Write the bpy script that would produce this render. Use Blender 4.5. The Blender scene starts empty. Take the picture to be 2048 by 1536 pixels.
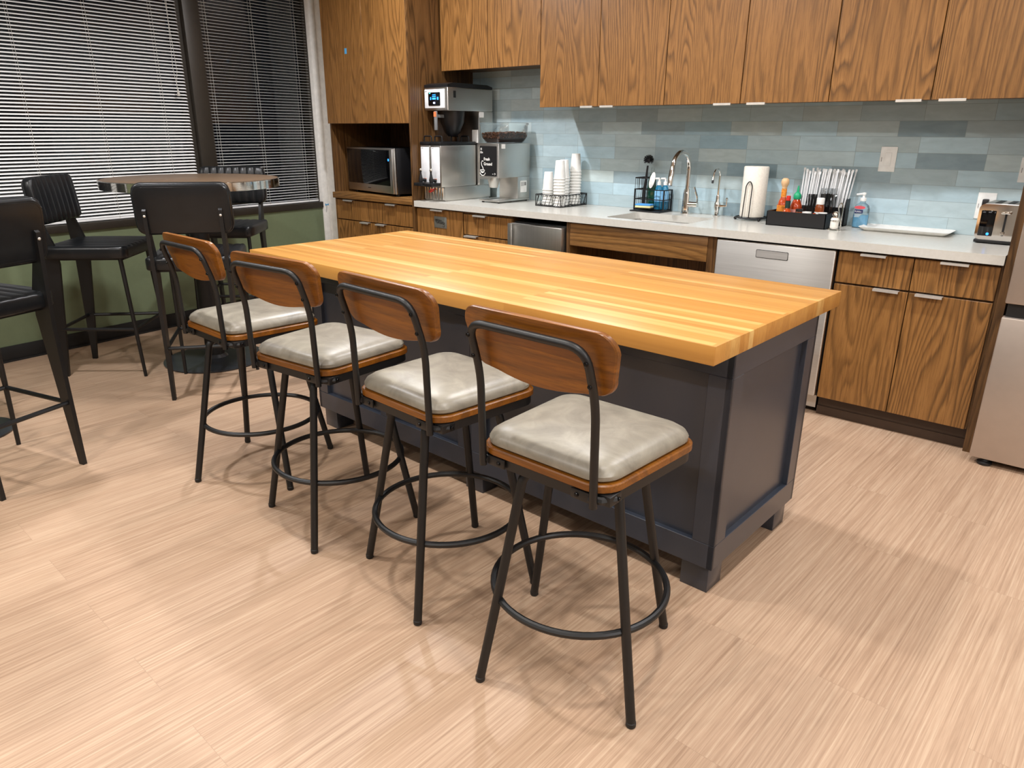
import bpy, bmesh, math, random
from mathutils import Vector, Matrix
random.seed(7)
sc = bpy.context.scene
col = sc.collection
PI = math.pi
# ------------------------------------------------------------------ camera
CX, CY, CZ = 3.5001, -4.2889, 1.3837
YAW, PIT, ROL = -0.70251, -0.33805, 0.00585
fw = Vector((math.sin(YAW)*math.cos(PIT), math.cos(YAW)*math.cos(PIT), math.sin(PIT)))
rt = fw.cross(Vector((0, 0, 1))).normalized()
up = rt.cross(fw)
r2 = rt*math.cos(ROL)+up*math.sin(ROL)
u2 = -rt*math.sin(ROL)+up*math.cos(ROL)
cd = bpy.data.cameras.new('camera'); cam = bpy.data.objects.new('camera', cd); col.objects.link(cam)
cd.sensor_width = 36.0; cd.lens = 36.0*1439.6/2048; cd.clip_start = 0.05; cd.clip_end = 100
m = Matrix.Identity(4)
for i in range(3):
    m[i][0] = r2[i]; m[i][1] = u2[i]; m[i][2] = -fw[i]
m[0][3], m[1][3], m[2][3] = CX, CY, CZ
cam.matrix_world = m
sc.camera = cam
# ------------------------------------------------------------------ world, lights, exposure
w = bpy.data.worlds.new('night'); sc.world = w; w.use_nodes = True
w.node_tree.nodes['Background'].inputs[0].default_value = (0.010, 0.011, 0.014, 1)
w.node_tree.nodes['Background'].inputs[1].default_value = 0.5
sc.view_settings.view_transform = 'Standard'
sc.view_settings.look = 'None'
sc.view_settings.gamma = 1.0
sc.view_settings.use_curve_mapping = False
sc.view_settings.exposure = 0.0
CEIL = 2.75
WARM = (1.0, 0.965, 0.92)
COOL = (0.97, 0.97, 1.0)
def downlight(x, y, watts, colr, size=0.13, spread=165):
    ld = bpy.data.lights.new('downlight', 'AREA'); ld.shape = 'DISK'; ld.size = size
    ld.energy = watts; ld.color = colr; ld.spread = math.radians(spread)
    o = bpy.data.objects.new('downlight', ld); col.objects.link(o); o.location = (x, y, CEIL-0.012)
    return o
for x, e in ((-0.18, 42), (1.45, 30), (3.05, 26)):
    downlight(x, -1.33, e, COOL)
for x, e in ((-0.18, 33), (1.45, 24), (3.05, 22), (4.65, 13)):
    downlight(x, -3.2, e, COOL if x < 0 else WARM)
for x, e in ((-0.18, 33), (1.45, 32), (3.05, 27), (4.65, 15)):
    downlight(x, -5.1, e, WARM)
downlight(4.65, -1.33, 13, COOL)
def fill_light(x, y, watts, colr, sx=1.2, sy=0.6):  # unseen area lights, added to brighten the upright faces
    ld = bpy.data.lights.new('fill_light', 'AREA'); ld.shape = 'RECTANGLE'; ld.size = sx; ld.size_y = sy
    ld.energy = watts; ld.color = colr
    o = bpy.data.objects.new('fill_light', ld); col.objects.link(o); o.location = (x, y, CEIL-0.012)
for x in (0.2, 2.6, 5.0):
    fill_light(x, -6.9, 12, COOL)
fill_light(5.9, -3.4, 75, COOL, 0.6, 1.2)

# ------------------------------------------------------------------ helpers
class MB:
    """collects shapes into one mesh"""
    def __init__(s): s.bm = bmesh.new()
    def _fin(s, vs, mi):
        fs = set()
        for v in vs:
            for f in v.link_faces: fs.add(f)
        for f in fs: f.material_index = mi
    def box(s, x0, x1, y0, y1, z0, z1, bev=0.0, mi=0, seg=2, M=None):
        r = bmesh.ops.create_cube(s.bm, size=1.0)
        vs = r['verts']
        for v in vs:
            v.co = Vector(((x0+x1)/2+v.co.x*(x1-x0), (y0+y1)/2+v.co.y*(y1-y0), (z0+z1)/2+v.co.z*(z1-z0)))
            if M: v.co = M @ v.co
        s._fin(vs, mi)
        if bev > 0:
            es = list({e for v in vs for e in v.link_edges})
            bmesh.ops.bevel(s.bm, geom=es, offset=bev, segments=seg, profile=0.5, affect='EDGES', material=-1)
        return s
    def rings(s, R, closed=True, cap0=True, cap1=True, mi=0):
        L = [[s.bm.verts.new(p) for p in r] for r in R]
        n = len(L[0])
        for a, b in zip(L, L[1:]):
            for i in range(n if closed else n-1):
                j = (i+1) % n
                f = s.bm.faces.new((a[i], a[j], b[j], b[i])); f.material_index = mi
        if cap0: s.bm.faces.new(list(reversed(L[0]))).material_index = mi
        if cap1: s.bm.faces.new(L[-1]).material_index = mi
        return s
    def tube(s, pts, r, closed=False, seg=10, mi=0, caps=True):
        P = [Vector(p) for p in pts]; n = len(P)
        rr = r if isinstance(r, (list, tuple)) else [r]*n
        T = []
        for i in range(n):
            if closed: t = P[(i+1) % n]-P[i-1]
            else: t = P[min(i+1, n-1)]-P[max(i-1, 0)]
            T.append(t.normalized())
        a = Vector((0, 0, 1)) if abs(T[0].z) < 0.9 else Vector((1, 0, 0))
        N = (a-T[0]*a.dot(T[0])).normalized()
        R = []
        for i in range(n):
            N = (N-T[i]*N.dot(T[i])).normalized(); B = T[i].cross(N)
            R.append([P[i]+(N*math.cos(2*PI*k/seg)+B*math.sin(2*PI*k/seg))*rr[i] for k in range(seg)])
        if closed: s.rings(R+[R[0]], cap0=False, cap1=False, mi=mi)
        else: s.rings(R, cap0=caps, cap1=caps, mi=mi)
        return s
    def lathe(s, prof, c=(0, 0, 0), seg=24, mi=0, cap0=True, cap1=True, sx=1, sy=1):
        R = [[Vector((c[0]+sx*r*math.cos(2*PI*k/seg), c[1]+sy*r*math.sin(2*PI*k/seg), c[2]+z)) for k in range(seg)] for r, z in prof]
        return s.rings(R, cap0=cap0, cap1=cap1, mi=mi)
    def prism(s, poly, d0, d1, axis='y', mi=0):
        def mk(p, d):
            return {'y': (p[0], d, p[1]), 'x': (d, p[0], p[1]), 'z': (p[0], p[1], d)}[axis]
        R = [[Vector(mk(p, d)) for p in poly] for d in (d0, d1)]
        return s.rings(R, mi=mi)
    def xf(s, M):
        bmesh.ops.transform(s.bm, matrix=M, verts=s.bm.verts); return s
    def obj(s, name, mat, parent=None, label=None, sharp=35):
        bmesh.ops.remove_doubles(s.bm, verts=s.bm.verts, dist=1e-6)
        bmesh.ops.recalc_face_normals(s.bm, faces=s.bm.faces)
        me = bpy.data.meshes.new(name); s.bm.to_mesh(me); s.bm.free()
        for p in me.polygons: p.use_smooth = True
        me.set_sharp_from_angle(angle=math.radians(sharp))
        for mm in (mat if isinstance(mat, (list, tuple)) else [mat]): me.materials.append(mm)
        o = bpy.data.objects.new(name, me); col.objects.link(o)
        if parent: o.parent = parent
        if label: o['label'] = label
        return o
def rrect(x0, x1, y0, y1, r, n=5):
    P = []
    for cx, cy, a in ((x1-r, y1-r, 0), (x0+r, y1-r, 90), (x0+r, y0+r, 180), (x1-r, y0+r, 270)):
        for k in range(n+1):
            t = math.radians(a+90*k/n); P.append((cx+r*math.cos(t), cy+r*math.sin(t)))
    return P
def ring3(P, z): return [Vector((p[0], p[1], z)) for p in P]
def arc(c, r, a0, a1, n, plane='yz', other=0):
    out = []
    for k in range(n+1):
        t = math.radians(a0+(a1-a0)*k/n); a = c[0]+r*math.cos(t); b = c[1]+r*math.sin(t)
        out.append((other, a, b) if plane == 'yz' else (a, other, b) if plane == 'xz' else (a, b, other))
    return out
def fillet(P, rad, n=6):
    """round the inner corners of a 3d polyline"""
    P = [Vector(p) for p in P]; out = [P[0]]
    rads = rad if isinstance(rad, (list, tuple)) else [rad]*(len(P)-2)
    for i in range(1, len(P)-1):
        a = (P[i-1]-P[i]); b = (P[i+1]-P[i]); d = min(rads[i-1], a.length*.49, b.length*.49)
        p0 = P[i]+a.normalized()*d; p1 = P[i]+b.normalized()*d
        for k in range(n+1):
            t = k/n; out.append(p0*(1-t)**2+P[i]*2*t*(1-t)+p1*t*t)
    out.append(P[-1]); return out
def thing(name, label, cat, loc=(0, 0, 0), rotz=0, group=None):
    o = bpy.data.objects.new(name, None); col.objects.link(o); o.empty_display_size = 0.1
    o.location = loc; o.rotation_euler = (0, 0, rotz); o['label'] = label; o['category'] = cat
    if group: o['group'] = group
    return o
def tag(o, label, cat, group=None, kind=None):
    o['label'] = label; o['category'] = cat
    if group: o['group'] = group
    if kind: o['kind'] = kind
    return o
def struct(o, label=None):
    o['kind'] = 'structure'
    if label: o['label'] = label
    return o
def dup(root, loc, rotz=0, label=None, group=None):
    r = root.copy(); col.objects.link(r); r.location = loc; r.rotation_euler = (0, 0, rotz)
    if label: r['label'] = label
    if group: r['group'] = group
    for ch in list(root.children):
        c = ch.copy(); col.objects.link(c); c.parent = r
        for g in list(ch.children):
            d = g.copy(); col.objects.link(d); d.parent = c
    return r

# ------------------------------------------------------------------ materials
def lin(h):
    h = h.lstrip('#'); v = [int(h[i:i+2], 16)/255 for i in (0, 2, 4)]
    return tuple(c/12.92 if c <= .04045 else ((c+.055)/1.055)**2.4 for c in v)+(1,)
class NT:
    def __init__(s, name):
        s.m = bpy.data.materials.new(name); s.m.use_nodes = True; s.t = s.m.node_tree; s.b = s.t.nodes['Principled BSDF']
    def n(s, kind, **kw):
        nd = s.t.nodes.new(kind)
        for k, v in kw.items():
            if k.startswith('i_'):
                key = k[2:]
                nd.inputs[int(key) if key.isdigit() else key.replace('_', ' ')].default_value = v
            else: setattr(nd, k, v)
        return nd
    def l(s, a, b): s.t.links.new(a, b)
    def ramp(s, stops, src, interp='LINEAR'):
        r = s.n('ShaderNodeValToRGB'); e = r.color_ramp.elements; r.color_ramp.interpolation = interp
        while len(e) < len(stops): e.new(0.5)
        for el, (p, c) in zip(e, stops): el.position = p; el.color = c
        s.l(src, r.inputs[0]); return r.outputs[0]
    def coords(s, scale=(1, 1, 1), rand=0.0, rot=(0, 0, 0), loc=(0, 0, 0)):
        tc = s.n('ShaderNodeTexCoord'); src = tc.outputs['Object']
        if rand:
            oi = s.n('ShaderNodeObjectInfo'); mu = s.n('ShaderNodeMath', operation='MULTIPLY', i_1=rand)
            s.l(oi.outputs['Random'], mu.inputs[0]); ad = s.n('ShaderNodeVectorMath', operation='ADD')
            s.l(src, ad.inputs[0]); s.l(mu.outputs[0], ad.inputs[1]); src = ad.outputs[0]
        mp = s.n('ShaderNodeMapping'); mp.inputs['Scale'].default_value = scale
        mp.inputs['Rotation'].default_value = rot; mp.inputs['Location'].default_value = loc
        s.l(src, mp.inputs[0]); return mp.outputs[0]
    def noise(s, vec, scale, detail=3, rough=.5, dist=0):
        nd = s.n('ShaderNodeTexNoise', i_Scale=scale, i_Detail=detail, i_Roughness=rough, i_Distortion=dist)
        s.l(vec, nd.inputs['Vector']); return nd.outputs['Fac']
    def math(s, op, a, b=None, c=None):
        nd = s.n('ShaderNodeMath', operation=op)
        for i, v in enumerate((a, b, c)):
            if v is None: continue
            if isinstance(v, (int, float)): nd.inputs[i].default_value = v
            else: s.l(v, nd.inputs[i])
        return nd.outputs[0]
    def mix(s, fac, a, b, blend='MIX'):
        nd = s.n('ShaderNodeMix', data_type='RGBA', blend_type=blend)
        for i, v in ((0, fac), (6, a), (7, b)):
            if isinstance(v, (int, float, tuple)): nd.inputs[i].default_value = v
            else: s.l(v, nd.inputs[i])
        return nd.outputs[2]
    def bump(s, h, strength=.2, dist=.002):
        nd = s.n('ShaderNodeBump', i_Strength=strength, i_Distance=dist); s.l(h, nd.inputs['Height']); s.l(nd.outputs[0], s.b.inputs['Normal'])
    def set(s, **kw):
        for k, v in kw.items(): s.b.inputs[k.replace('_', ' ')].default_value = v
        return s
def basic(name, hexc, rough=.5, metal=0.0, noise=0.06, nscale=30, bump=0, **kw):
    t = NT(name); c = lin(hexc)
    v = t.coords(); nz = t.noise(v, nscale, 3)
    lo = tuple(max(0, x*(1-noise)) for x in c[:3])+(1,); hi = tuple(min(1, x*(1+noise)) for x in c[:3])+(1,)
    t.l(t.ramp([(.3, lo), (.7, hi)], nz), t.b.inputs['Base Color'])
    t.set(Roughness=rough, Metallic=metal, **kw)
    if bump: t.bump(nz, bump, .001)
    return t.m
def emit(name, hexc, strength):
    t = NT(name); t.set(Base_Color=lin(hexc), Emission_Color=lin(hexc), Emission_Strength=strength, Roughness=.3); return t.m
def oak(name, light, mid, dark, axis='z', rough=.42, freq=13.0, scale=1.0):
    """cathedral-grained veneer: contour lines of a noise field stretched along the grain"""
    t = NT(name)
    g = {'z': (2.6, 2.6, .26), 'x': (.30, 2.6, 2.6)}[axis]; g = tuple(q*scale for q in g)
    v = t.coords(g, rand=37.0)
    h = t.noise(v, 1.6, 2, .45, .15)
    g2 = {'z': (95, 95, 4.5), 'x': (4.5, 95, 95)}[axis]; v2 = t.coords(g2, rand=11.0)
    fine = t.noise(v2, 2.2, 4, .6)
    h2 = t.math('ADD', t.math('MULTIPLY', h, freq), t.math('MULTIPLY', fine, .28))
    fr = t.math('FRACT', h2)
    band = t.ramp([(0, light), (.40, mid), (.74, dark), (.90, mid), (1, light)], fr)
    broad = t.noise(t.coords({'z': (1.5, 1.5, .2), 'x': (.2, 1.5, 1.5)}[axis], rand=5.0), 2.0, 2)
    soft = t.mix(.55, mid, band)
    c1 = t.mix(t.ramp([(.38, (0, 0, 0, 1)), (.62, (1, 1, 1, 1))], broad), soft, band)
    pore = t.ramp([(.36, (.48, .42, .36, 1)), (.56, (1, 1, 1, 1))], fine)
    c2 = t.mix(.6, c1, pore, 'MULTIPLY')
    t.l(c2, t.b.inputs['Base Color']); t.set(Roughness=rough)
    t.bump(fine, .12, .0008)
    return t.m
M = {}
M['oak'] = oak('oak veneer', lin('#976b39'), lin('#8a6030'), lin('#60411d'), freq=32)
M['oak_h'] = oak('oak veneer horizontal', lin('#97703f'), lin('#8a6234'), lin('#5a3e1c'), axis='x', freq=22)
M['oak_dark'] = oak('oak veneer dark', lin('#6d4d2a'), lin('#604222'), lin('#402a12'), freq=30)
M['oak_apron'] = oak('oak veneer apron', lin('#97703f'), lin('#8a6234'), lin('#432c10'), axis='x', freq=15, scale=.9)
M['walnut'] = oak('stool plywood', lin('#87520f'), lin('#7d490c'), lin('#673c09'), axis='x', rough=.38, freq=6.0, scale=1.6)
M['toe'] = basic('dark plinth', '#3c2b1e', .5)
M['nickel'] = basic('brushed nickel', '#dcd8d0', .5, .85)
M['rubber'] = basic('black rubber', '#141414', .6)
M['black'] = basic('black plastic', '#121214', .4)
M['void'] = basic('dark interior', '#0c0b0a', .9)
M['base'] = basic('grey black base', '#2c2f33', .28)
M['powder'] = basic('black powder coat', '#0c0c0d', .45, 0.0, bump=.05, nscale=400)
M['chrome'] = basic('chrome', '#e8e6e2', .07, 1.0, noise=.01)
M['white'] = basic('white paint', '#f6f4ee', .6)
M['whiteplastic'] = basic('white plastic', '#efefeb', .35)
M['paper'] = basic('white paper', '#e4e3de', .75)
M['navy'] = basic('charcoal navy paint', '#2d323c', .30, noise=.05, nscale=8, Coat_Weight=.35, Coat_Roughness=.25)
M['bolt'] = basic('black bolt', '#1c1c1d', .2, .7)
M['green'] = basic('sage green paint', '#6b7659', .5, noise=.03)
M['wallwhite'] = basic('off white wall paint', '#c9c3b8', .8)
M['wallgrey'] = basic('mid grey wall paint', '#8b867e', .8)
M['ceiling'] = basic('ceiling paint', '#bfbcb5', .9)
M['bronze'] = basic('dark bronze frame', '#332e27', .45, .3)
M['coal'] = basic('black frame', '#0e0e0f', .5)
M['slat'] = basic('blind slat aluminium', '#f0f0ee', .35, noise=.02)
M['cord'] = basic('blind cord', '#b5b2aa', .7)
M['tape'] = basic('blue tape', '#4f9fd0', .6)
M['wood_ball'] = basic('pale wood cap', '#d8b183', .5)
M['red'] = basic('red plastic', '#c92a20', .35)
M['capgreen'] = basic('green cap', '#0f9a68', .4)
M['orange'] = basic('orange label', '#e08a2c', .5, noise=.35, nscale=90)
M['darkgreen'] = basic('dark green label', '#123026', .5)
M['cream'] = basic('cream label', '#e5d7bd', .6)
M['pinklabel'] = basic('pale red label', '#c98c80', .5)
M['sauce'] = basic('hot sauce', '#b5430f', .12, noise=.15, Coat_Weight=.6)
M['sauce2'] = basic('chilli sauce', '#a3380e', .12, noise=.15, Coat_Weight=.6)
M['brownglass'] = basic('brown spice', '#7a3a17', .15)
M['bluesoap'] = basic('blue soap', '#1f6f93', .1, Coat_Weight=.5)
M['bluelabel'] = basic('light blue label', '#8cc6ee', .4)
M['greensoap'] = basic('green soap', '#0e3d2d', .1, Coat_Weight=.5)
M['navylabel'] = basic('navy label', '#1d2456', .5)
M['redlabel'] = basic('red label', '#d0505a', .5)
M['sponge_b'] = basic('blue sponge', '#4f9be0', .9, bump=.4, nscale=200)
M['sponge_y'] = basic('yellow sponge', '#efe3a6', .95, bump=.4, nscale=200)
M['greylabel'] = basic('grey plaque', '#7f8079', .4, .5)
M['ink'] = basic('dark ink', '#2a2a26', .6)
M['bean'] = basic('roasted coffee', '#63402a', .35, noise=.45, nscale=90)
M['beandark'] = basic('dark roast', '#2e1a0f', .5)
M['sinksteel'] = basic('sink steel', '#a9a6a0', .32, 1.0, noise=.03)
M['laminate'] = basic('brown laminate', '#66523f', .35, noise=.08, nscale=60)
M['salt'] = basic('salt', '#eeebe2', .6)
M['screen'] = basic('black glass', '#050608', .06)
M['screenblue'] = emit('lit blue display', '#2f8cff', 2.2)
M['screencyan'] = emit('lit cyan display', '#58e0c8', 1.5)
M['screenwhite'] = emit('lit pale display', '#b9c8ff', 1.6)
M['panelwhite'] = basic('white panel', '#e4e6e8', .35)
M['label_o'] = basic('orange sticker', '#e07a4a', .5)
M['grey'] = basic('grey plastic', '#77797a', .4)
M['fridge'] = basic('fridge steel', '#b9aca0', .42, .7, noise=.02)
M['tube'] = basic('straw wrapper', '#eceeee', .5, Alpha=1.0)
def steel(name, hexc, rough, axis='z', aniso=.5):
    t = NT(name); sc_ = {'z': (300, 300, 3), 'x': (3, 300, 300)}[axis]
    nz = t.noise(t.coords(sc_), 1.0, 3)
    c = lin(hexc); t.l(t.ramp([(.2, tuple(x*.88 for x in c[:3])+(1,)), (.8, c)], nz), t.b.inputs['Base Color'])
    r = t.math('MULTIPLY_ADD', nz, .12, rough-.06); t.l(r, t.b.inputs['Roughness']); t.set(Metallic=1.0, Anisotropic=.75, Anisotropic_Rotation=.25 if axis == 'x' else .0)
    tg = t.n('ShaderNodeTangent', direction_type='RADIAL', axis='Z'); t.l(tg.outputs[0], t.b.inputs['Tangent']); return t.m
M['steel'] = steel('stainless steel', '#d2d0cb', .40, 'x')
M['steel_v'] = steel('stainless steel vertical', '#cfcdc8', .30, 'z')
def clearmat(name, tint, gloss):
    m_ = bpy.data.materials.new(name); m_.use_nodes = True; t = m_.node_tree; t.nodes.clear()
    o = t.nodes.new('ShaderNodeOutputMaterial'); mx = t.nodes.new('ShaderNodeMixShader'); tr = t.nodes.new('ShaderNodeBsdfTransparent')
    gl = t.nodes.new('ShaderNodeBsdfGlossy'); fr = t.nodes.new('ShaderNodeFresnel'); fr.inputs[0].default_value = 1.45
    mu = t.nodes.new('ShaderNodeMath'); mu.operation = 'MULTIPLY_ADD'; mu.inputs[1].default_value = .6; mu.inputs[2].default_value = gloss
    tr.inputs[0].default_value = tint; gl.inputs['Roughness'].default_value = .03
    t.links.new(fr.outputs[0], mu.inputs[0]); t.links.new(mu.outputs[0], mx.inputs[0]); t.links.new(tr.outputs[0], mx.inputs[1]); t.links.new(gl.outputs[0], mx.inputs[2]); t.links.new(mx.outputs[0], o.inputs[0])
    return m_
M['clear'] = clearmat('clear plastic', (.93, .95, .95, 1), .03)
sc.cycles.transparent_max_bounces = 32
M['wrapclear'] = clearmat('clear wrapper', (.90, .92, .93, 1), .10)
M['glass'] = clearmat('window glass', (.80, .84, .84, 1), .02)
M['gelblue'] = basic('blue gel', '#86c4e8', .15)
# --- floor planks
def floor_mat():
    t = NT('vinyl plank floor')
    v = t.coords(rot=(0, 0, math.radians(-88)))
    br = t.n('ShaderNodeTexBrick', offset=.37, offset_frequency=2, i_Scale=1.0, i_Mortar_Size=.0006, i_Mortar_Smooth=.3, i_Brick_Width=1.22, i_Row_Height=.178)
    br.inputs['Color1'].default_value = (0, 0, 0, 1); br.inputs['Color2'].default_value = (1, 1, 1, 1); br.inputs['Mortar'].default_value = (.25, .25, .25, 1)
    t.l(v, br.inputs['Vector'])
    sh = t.n('ShaderNodeVectorMath', operation='ADD'); t.l(v, sh.inputs[0]); t.l(br.outputs['Color'], sh.inputs[1])
    def st(s_):
        mp = t.n('ShaderNodeMapping'); mp.inputs['Scale'].default_value = s_; t.l(sh.outputs[0], mp.inputs[0]); return mp.outputs[0]
    grain = t.noise(st((2.0, 150, 1)), 1.0, 5, .62, .4)
    streak = t.noise(st((.6, 9, 1)), 1.0, 4, .6, .8)
    fine = t.noise(st((14, 420, 1)), 1.0, 2, .5)
    base = t.ramp([(0, lin('#b0947b')), (.5, lin('#b59a81')), (1, lin('#ba9f86'))], br.outputs['Color'])
    g = t.ramp([(.30, lin('#87684f')), (.50, lin('#b09278')), (.68, lin('#c6ae94'))], grain)
    c = t.mix(.6, base, g)
    s2 = t.ramp([(.3, (.84, .80, .78, 1)), (.65, (1, 1, 1, 1))], streak)
    c = t.mix(.5, c, s2, 'MULTIPLY')
    f2 = t.ramp([(.35, (.86, .84, .82, 1)), (.6, (1, 1, 1, 1))], fine)
    c = t.mix(.7, c, f2, 'MULTIPLY')
    c = t.mix(t.math('MULTIPLY', br.outputs['Fac'], .45), c, lin('#7d6350'))
    t.l(c, t.b.inputs['Base Color']); t.set(Roughness=.48)
    t.bump(grain, .10, .001)
    return t.m
M['floor'] = floor_mat()
def tile_mat():
    t = NT('glazed blue grey tile')
    tc = t.n('ShaderNodeTexCoord'); sp = t.n('ShaderNodeSeparateXYZ'); t.l(tc.outputs['Object'], sp.inputs[0])
    cb = t.n('ShaderNodeCombineXYZ'); t.l(t.math('ADD', sp.outputs[0], 5.02), cb.inputs[0]); t.l(t.math('ADD', sp.outputs[2], 1.55-.9008-.0005), cb.inputs[1])
    br = t.n('ShaderNodeTexBrick', offset=.36, offset_frequency=3, i_Scale=1.0, i_Mortar_Size=.0012, i_Mortar_Smooth=.2, i_Brick_Width=.304, i_Row_Height=.0775)
    br.inputs['Color1'].default_value = (0, 0, 0, 1); br.inputs['Color2'].default_value = (1, 1, 1, 1); br.inputs['Mortar'].default_value = (.5, .5, .5, 1)
    t.l(cb.outputs[0], br.inputs['Vector'])
    c = t.ramp([(0, lin('#879ea8')), (.14, lin('#a9b9bc')), (.34, lin('#adc6cf')), (.52, lin('#b4c2c2')), (.70, lin('#b2cdd8')), (.86, lin('#c3d2d2')), (1, lin('#95b0bc'))], br.outputs['Color'])
    cloud = t.noise(t.coords((1, 1, 3)), 9, 4, .6, .6)
    c = t.mix(.7, c, t.ramp([(.3, (.86, .87, .88, 1)), (.7, (1.08, 1.08, 1.08, 1))], cloud), 'MULTIPLY')
    c = t.mix(br.outputs['Fac'], c, lin('#98a6aa'))
    t.l(c, t.b.inputs['Base Color']); t.set(Roughness=.16)
    wav = t.noise(t.coords((1, 1, 2.2)), 14, 3, .6)
    h = t.math('SUBTRACT', t.math('MULTIPLY', wav, .6), t.math('MULTIPLY', br.outputs['Fac'], 1.0))
    t.bump(h, .35, .003)
    return t.m
M['tile'] = tile_mat()
def butcher_mat():
    t = NT('butcher block')
    v = t.coords()
    br = t.n('ShaderNodeTexBrick', offset=.41, offset_frequency=2, i_Scale=1.0, i_Mortar_Size=.0004, i_Mortar_Smooth=.3, i_Brick_Width=1.25, i_Row_Height=.029)
    br.inputs['Color1'].default_value = (0, 0, 0, 1); br.inputs['Color2'].default_value = (1, 1, 1, 1); br.inputs['Mortar'].default_value = (.3, .3, .3, 1)
    t.l(v, br.inputs['Vector'])
    c = t.ramp([(0, lin('#b27c36')), (.3, lin('#bb8640')), (.55, lin('#c18d45')), (.75, lin('#b8823a')), (.88, lin('#c79a55')), (1, lin('#d4ae6c'))], br.outputs['Color'])
    sh = t.n('ShaderNodeVectorMath', operation='ADD'); t.l(v, sh.inputs[0]); t.l(br.outputs['Color'], sh.inputs[1])
    mp = t.n('ShaderNodeMapping'); mp.inputs['Scale'].default_value = (1.6, 90, 30); t.l(sh.outputs[0], mp.inputs[0])
    g = t.noise(mp.outputs[0], 1.0, 4, .6, .5)
    c = t.mix(.75, c, t.ramp([(.3, (.80, .74, .66, 1)), (.6, (1, 1, 1, 1))], g), 'MULTIPLY')
    t.l(c, t.b.inputs['Base Color']); t.set(Roughness=.4); t.bump(g, .05, .0006)
    return t.m
M['butcher'] = butcher_mat()
def quartz_mat():
    t = NT('pale quartz'); n1 = t.noise(t.coords(), 60, 4, .6); n2 = t.noise(t.coords(), 4, 3)
    c = t.mix(.4, t.ramp([(.3, lin('#c3c0b6')), (.7, lin('#cdcbc3'))], n1), t.ramp([(.3, lin('#c3c1b8')), (.7, lin('#cfcdc5'))], n2))
    t.l(c, t.b.inputs['Base Color']); t.set(Roughness=.22); return t.m
M['quartz'] = quartz_mat()
def vinyl_mat(name, a, b, rough, sc_=9):
    t = NT(name); v = t.coords(rand=9.0); n1 = t.noise(v, sc_, 6, .65, 1.2); n2 = t.noise(v, 260, 3)
    t.l(t.ramp([(.30, lin(a)), (.68, lin(b))], n1), t.b.inputs['Base Color']); t.set(Roughness=rough); t.bump(n2, .08, .0008); return t.m
M['greyvinyl'] = vinyl_mat('grey faux leather', '#716b60', '#908a7c', .38)
M['blackvinyl'] = vinyl_mat('black faux leather', '#0c0e11', '#131619', .30)

# ------------------------------------------------------------------ room shell
def plane_box(name, b, mat, **kw): return struct(MB().box(*b).obj(name, mat), **kw)
RX, FY = 6.6, -7.6
plane_box('floor', (-2.6, RX+.2, FY-.2, .3, -.1, 0), M['floor'])
plane_box('ceiling', (-2.6, RX+.2, FY-.2, .3, CEIL, CEIL+.1), M['ceiling'])
plane_box('wall_back', (3.16, RX+.2, 0, .2, 0, CEIL), M['wallwhite'])
MB_ = MB().box(-2.4, 3.16, 0, .2, -1.55, CEIL-1.55).obj('wall_back', M['tile']); MB_.location = (0, 0, 1.55); struct(MB_)
plane_box('wall_right', (RX, RX+.2, FY, 0, 0, CEIL), M['wallwhite'])
plane_box('wall_front', (-2.4, RX, FY-.2, FY, 0, CEIL), M['wallgrey'])
plane_box('wall_stub', (-2.15, -1.505, -.42, 0, 0, CEIL), M['white'])
# window wall in its own frame: local x runs along the wall towards the viewer, local y into the room
WP, WR = (-1.8803, -.45, 0), math.radians(-85.77)
def onwall(o): o.location = WP; o.rotation_euler = (0, 0, WR); return o
SILL = .7525
struct(onwall(MB().box(-.1, 7.6, -.16, 0, 0, SILL).box(-.1, 7.6, -.16, 0, 2.5, CEIL).box(4.6, 7.6, -.16, 0, SILL, 2.5).obj('wall_left', M['green'])))
struct(onwall(MB().box(.036, 7.5, 0, .012, 0, .098, .002).box(.036, 7.5, .012, .02, 0, .012).obj('baseboard_left', M['rubber'])))
struct(onwall(MB().box(-.03, .036, -.16, .014, 0, CEIL, .002).obj('trim_1', M['white'])), 'white painted corner trim between window and tall cupboard')
struct(onwall(MB().box(1.0, 1.115, -.12, .012, SILL, 2.5, .003).obj('trim_2', M['bronze'])), 'dark bronze mullion between the two windows')
def window(i, s0, s1):
    o = struct(onwall(bpy.data.objects.new('window_%d' % i, None))); col.objects.link(o)
    f = MB()
    f.box(s0, s1, -.12, .016, SILL, SILL+.048, .003).box(s0, s1, -.12, 0, 2.45, 2.5)
    f.box(s0, s0+.035, -.12, -.03, SILL, 2.5).box(s1-.035, s1, -.12, -.03, SILL, 2.5)
    f.obj('window_frame', M['bronze'], o)
    MB().box(s0+.03, s1-.03, -.098, -.092, SILL+.04, 2.46).obj('pane', M['glass'], o)
window(2, .036, 1.0)
window(1, 1.115, 4.6)
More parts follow.
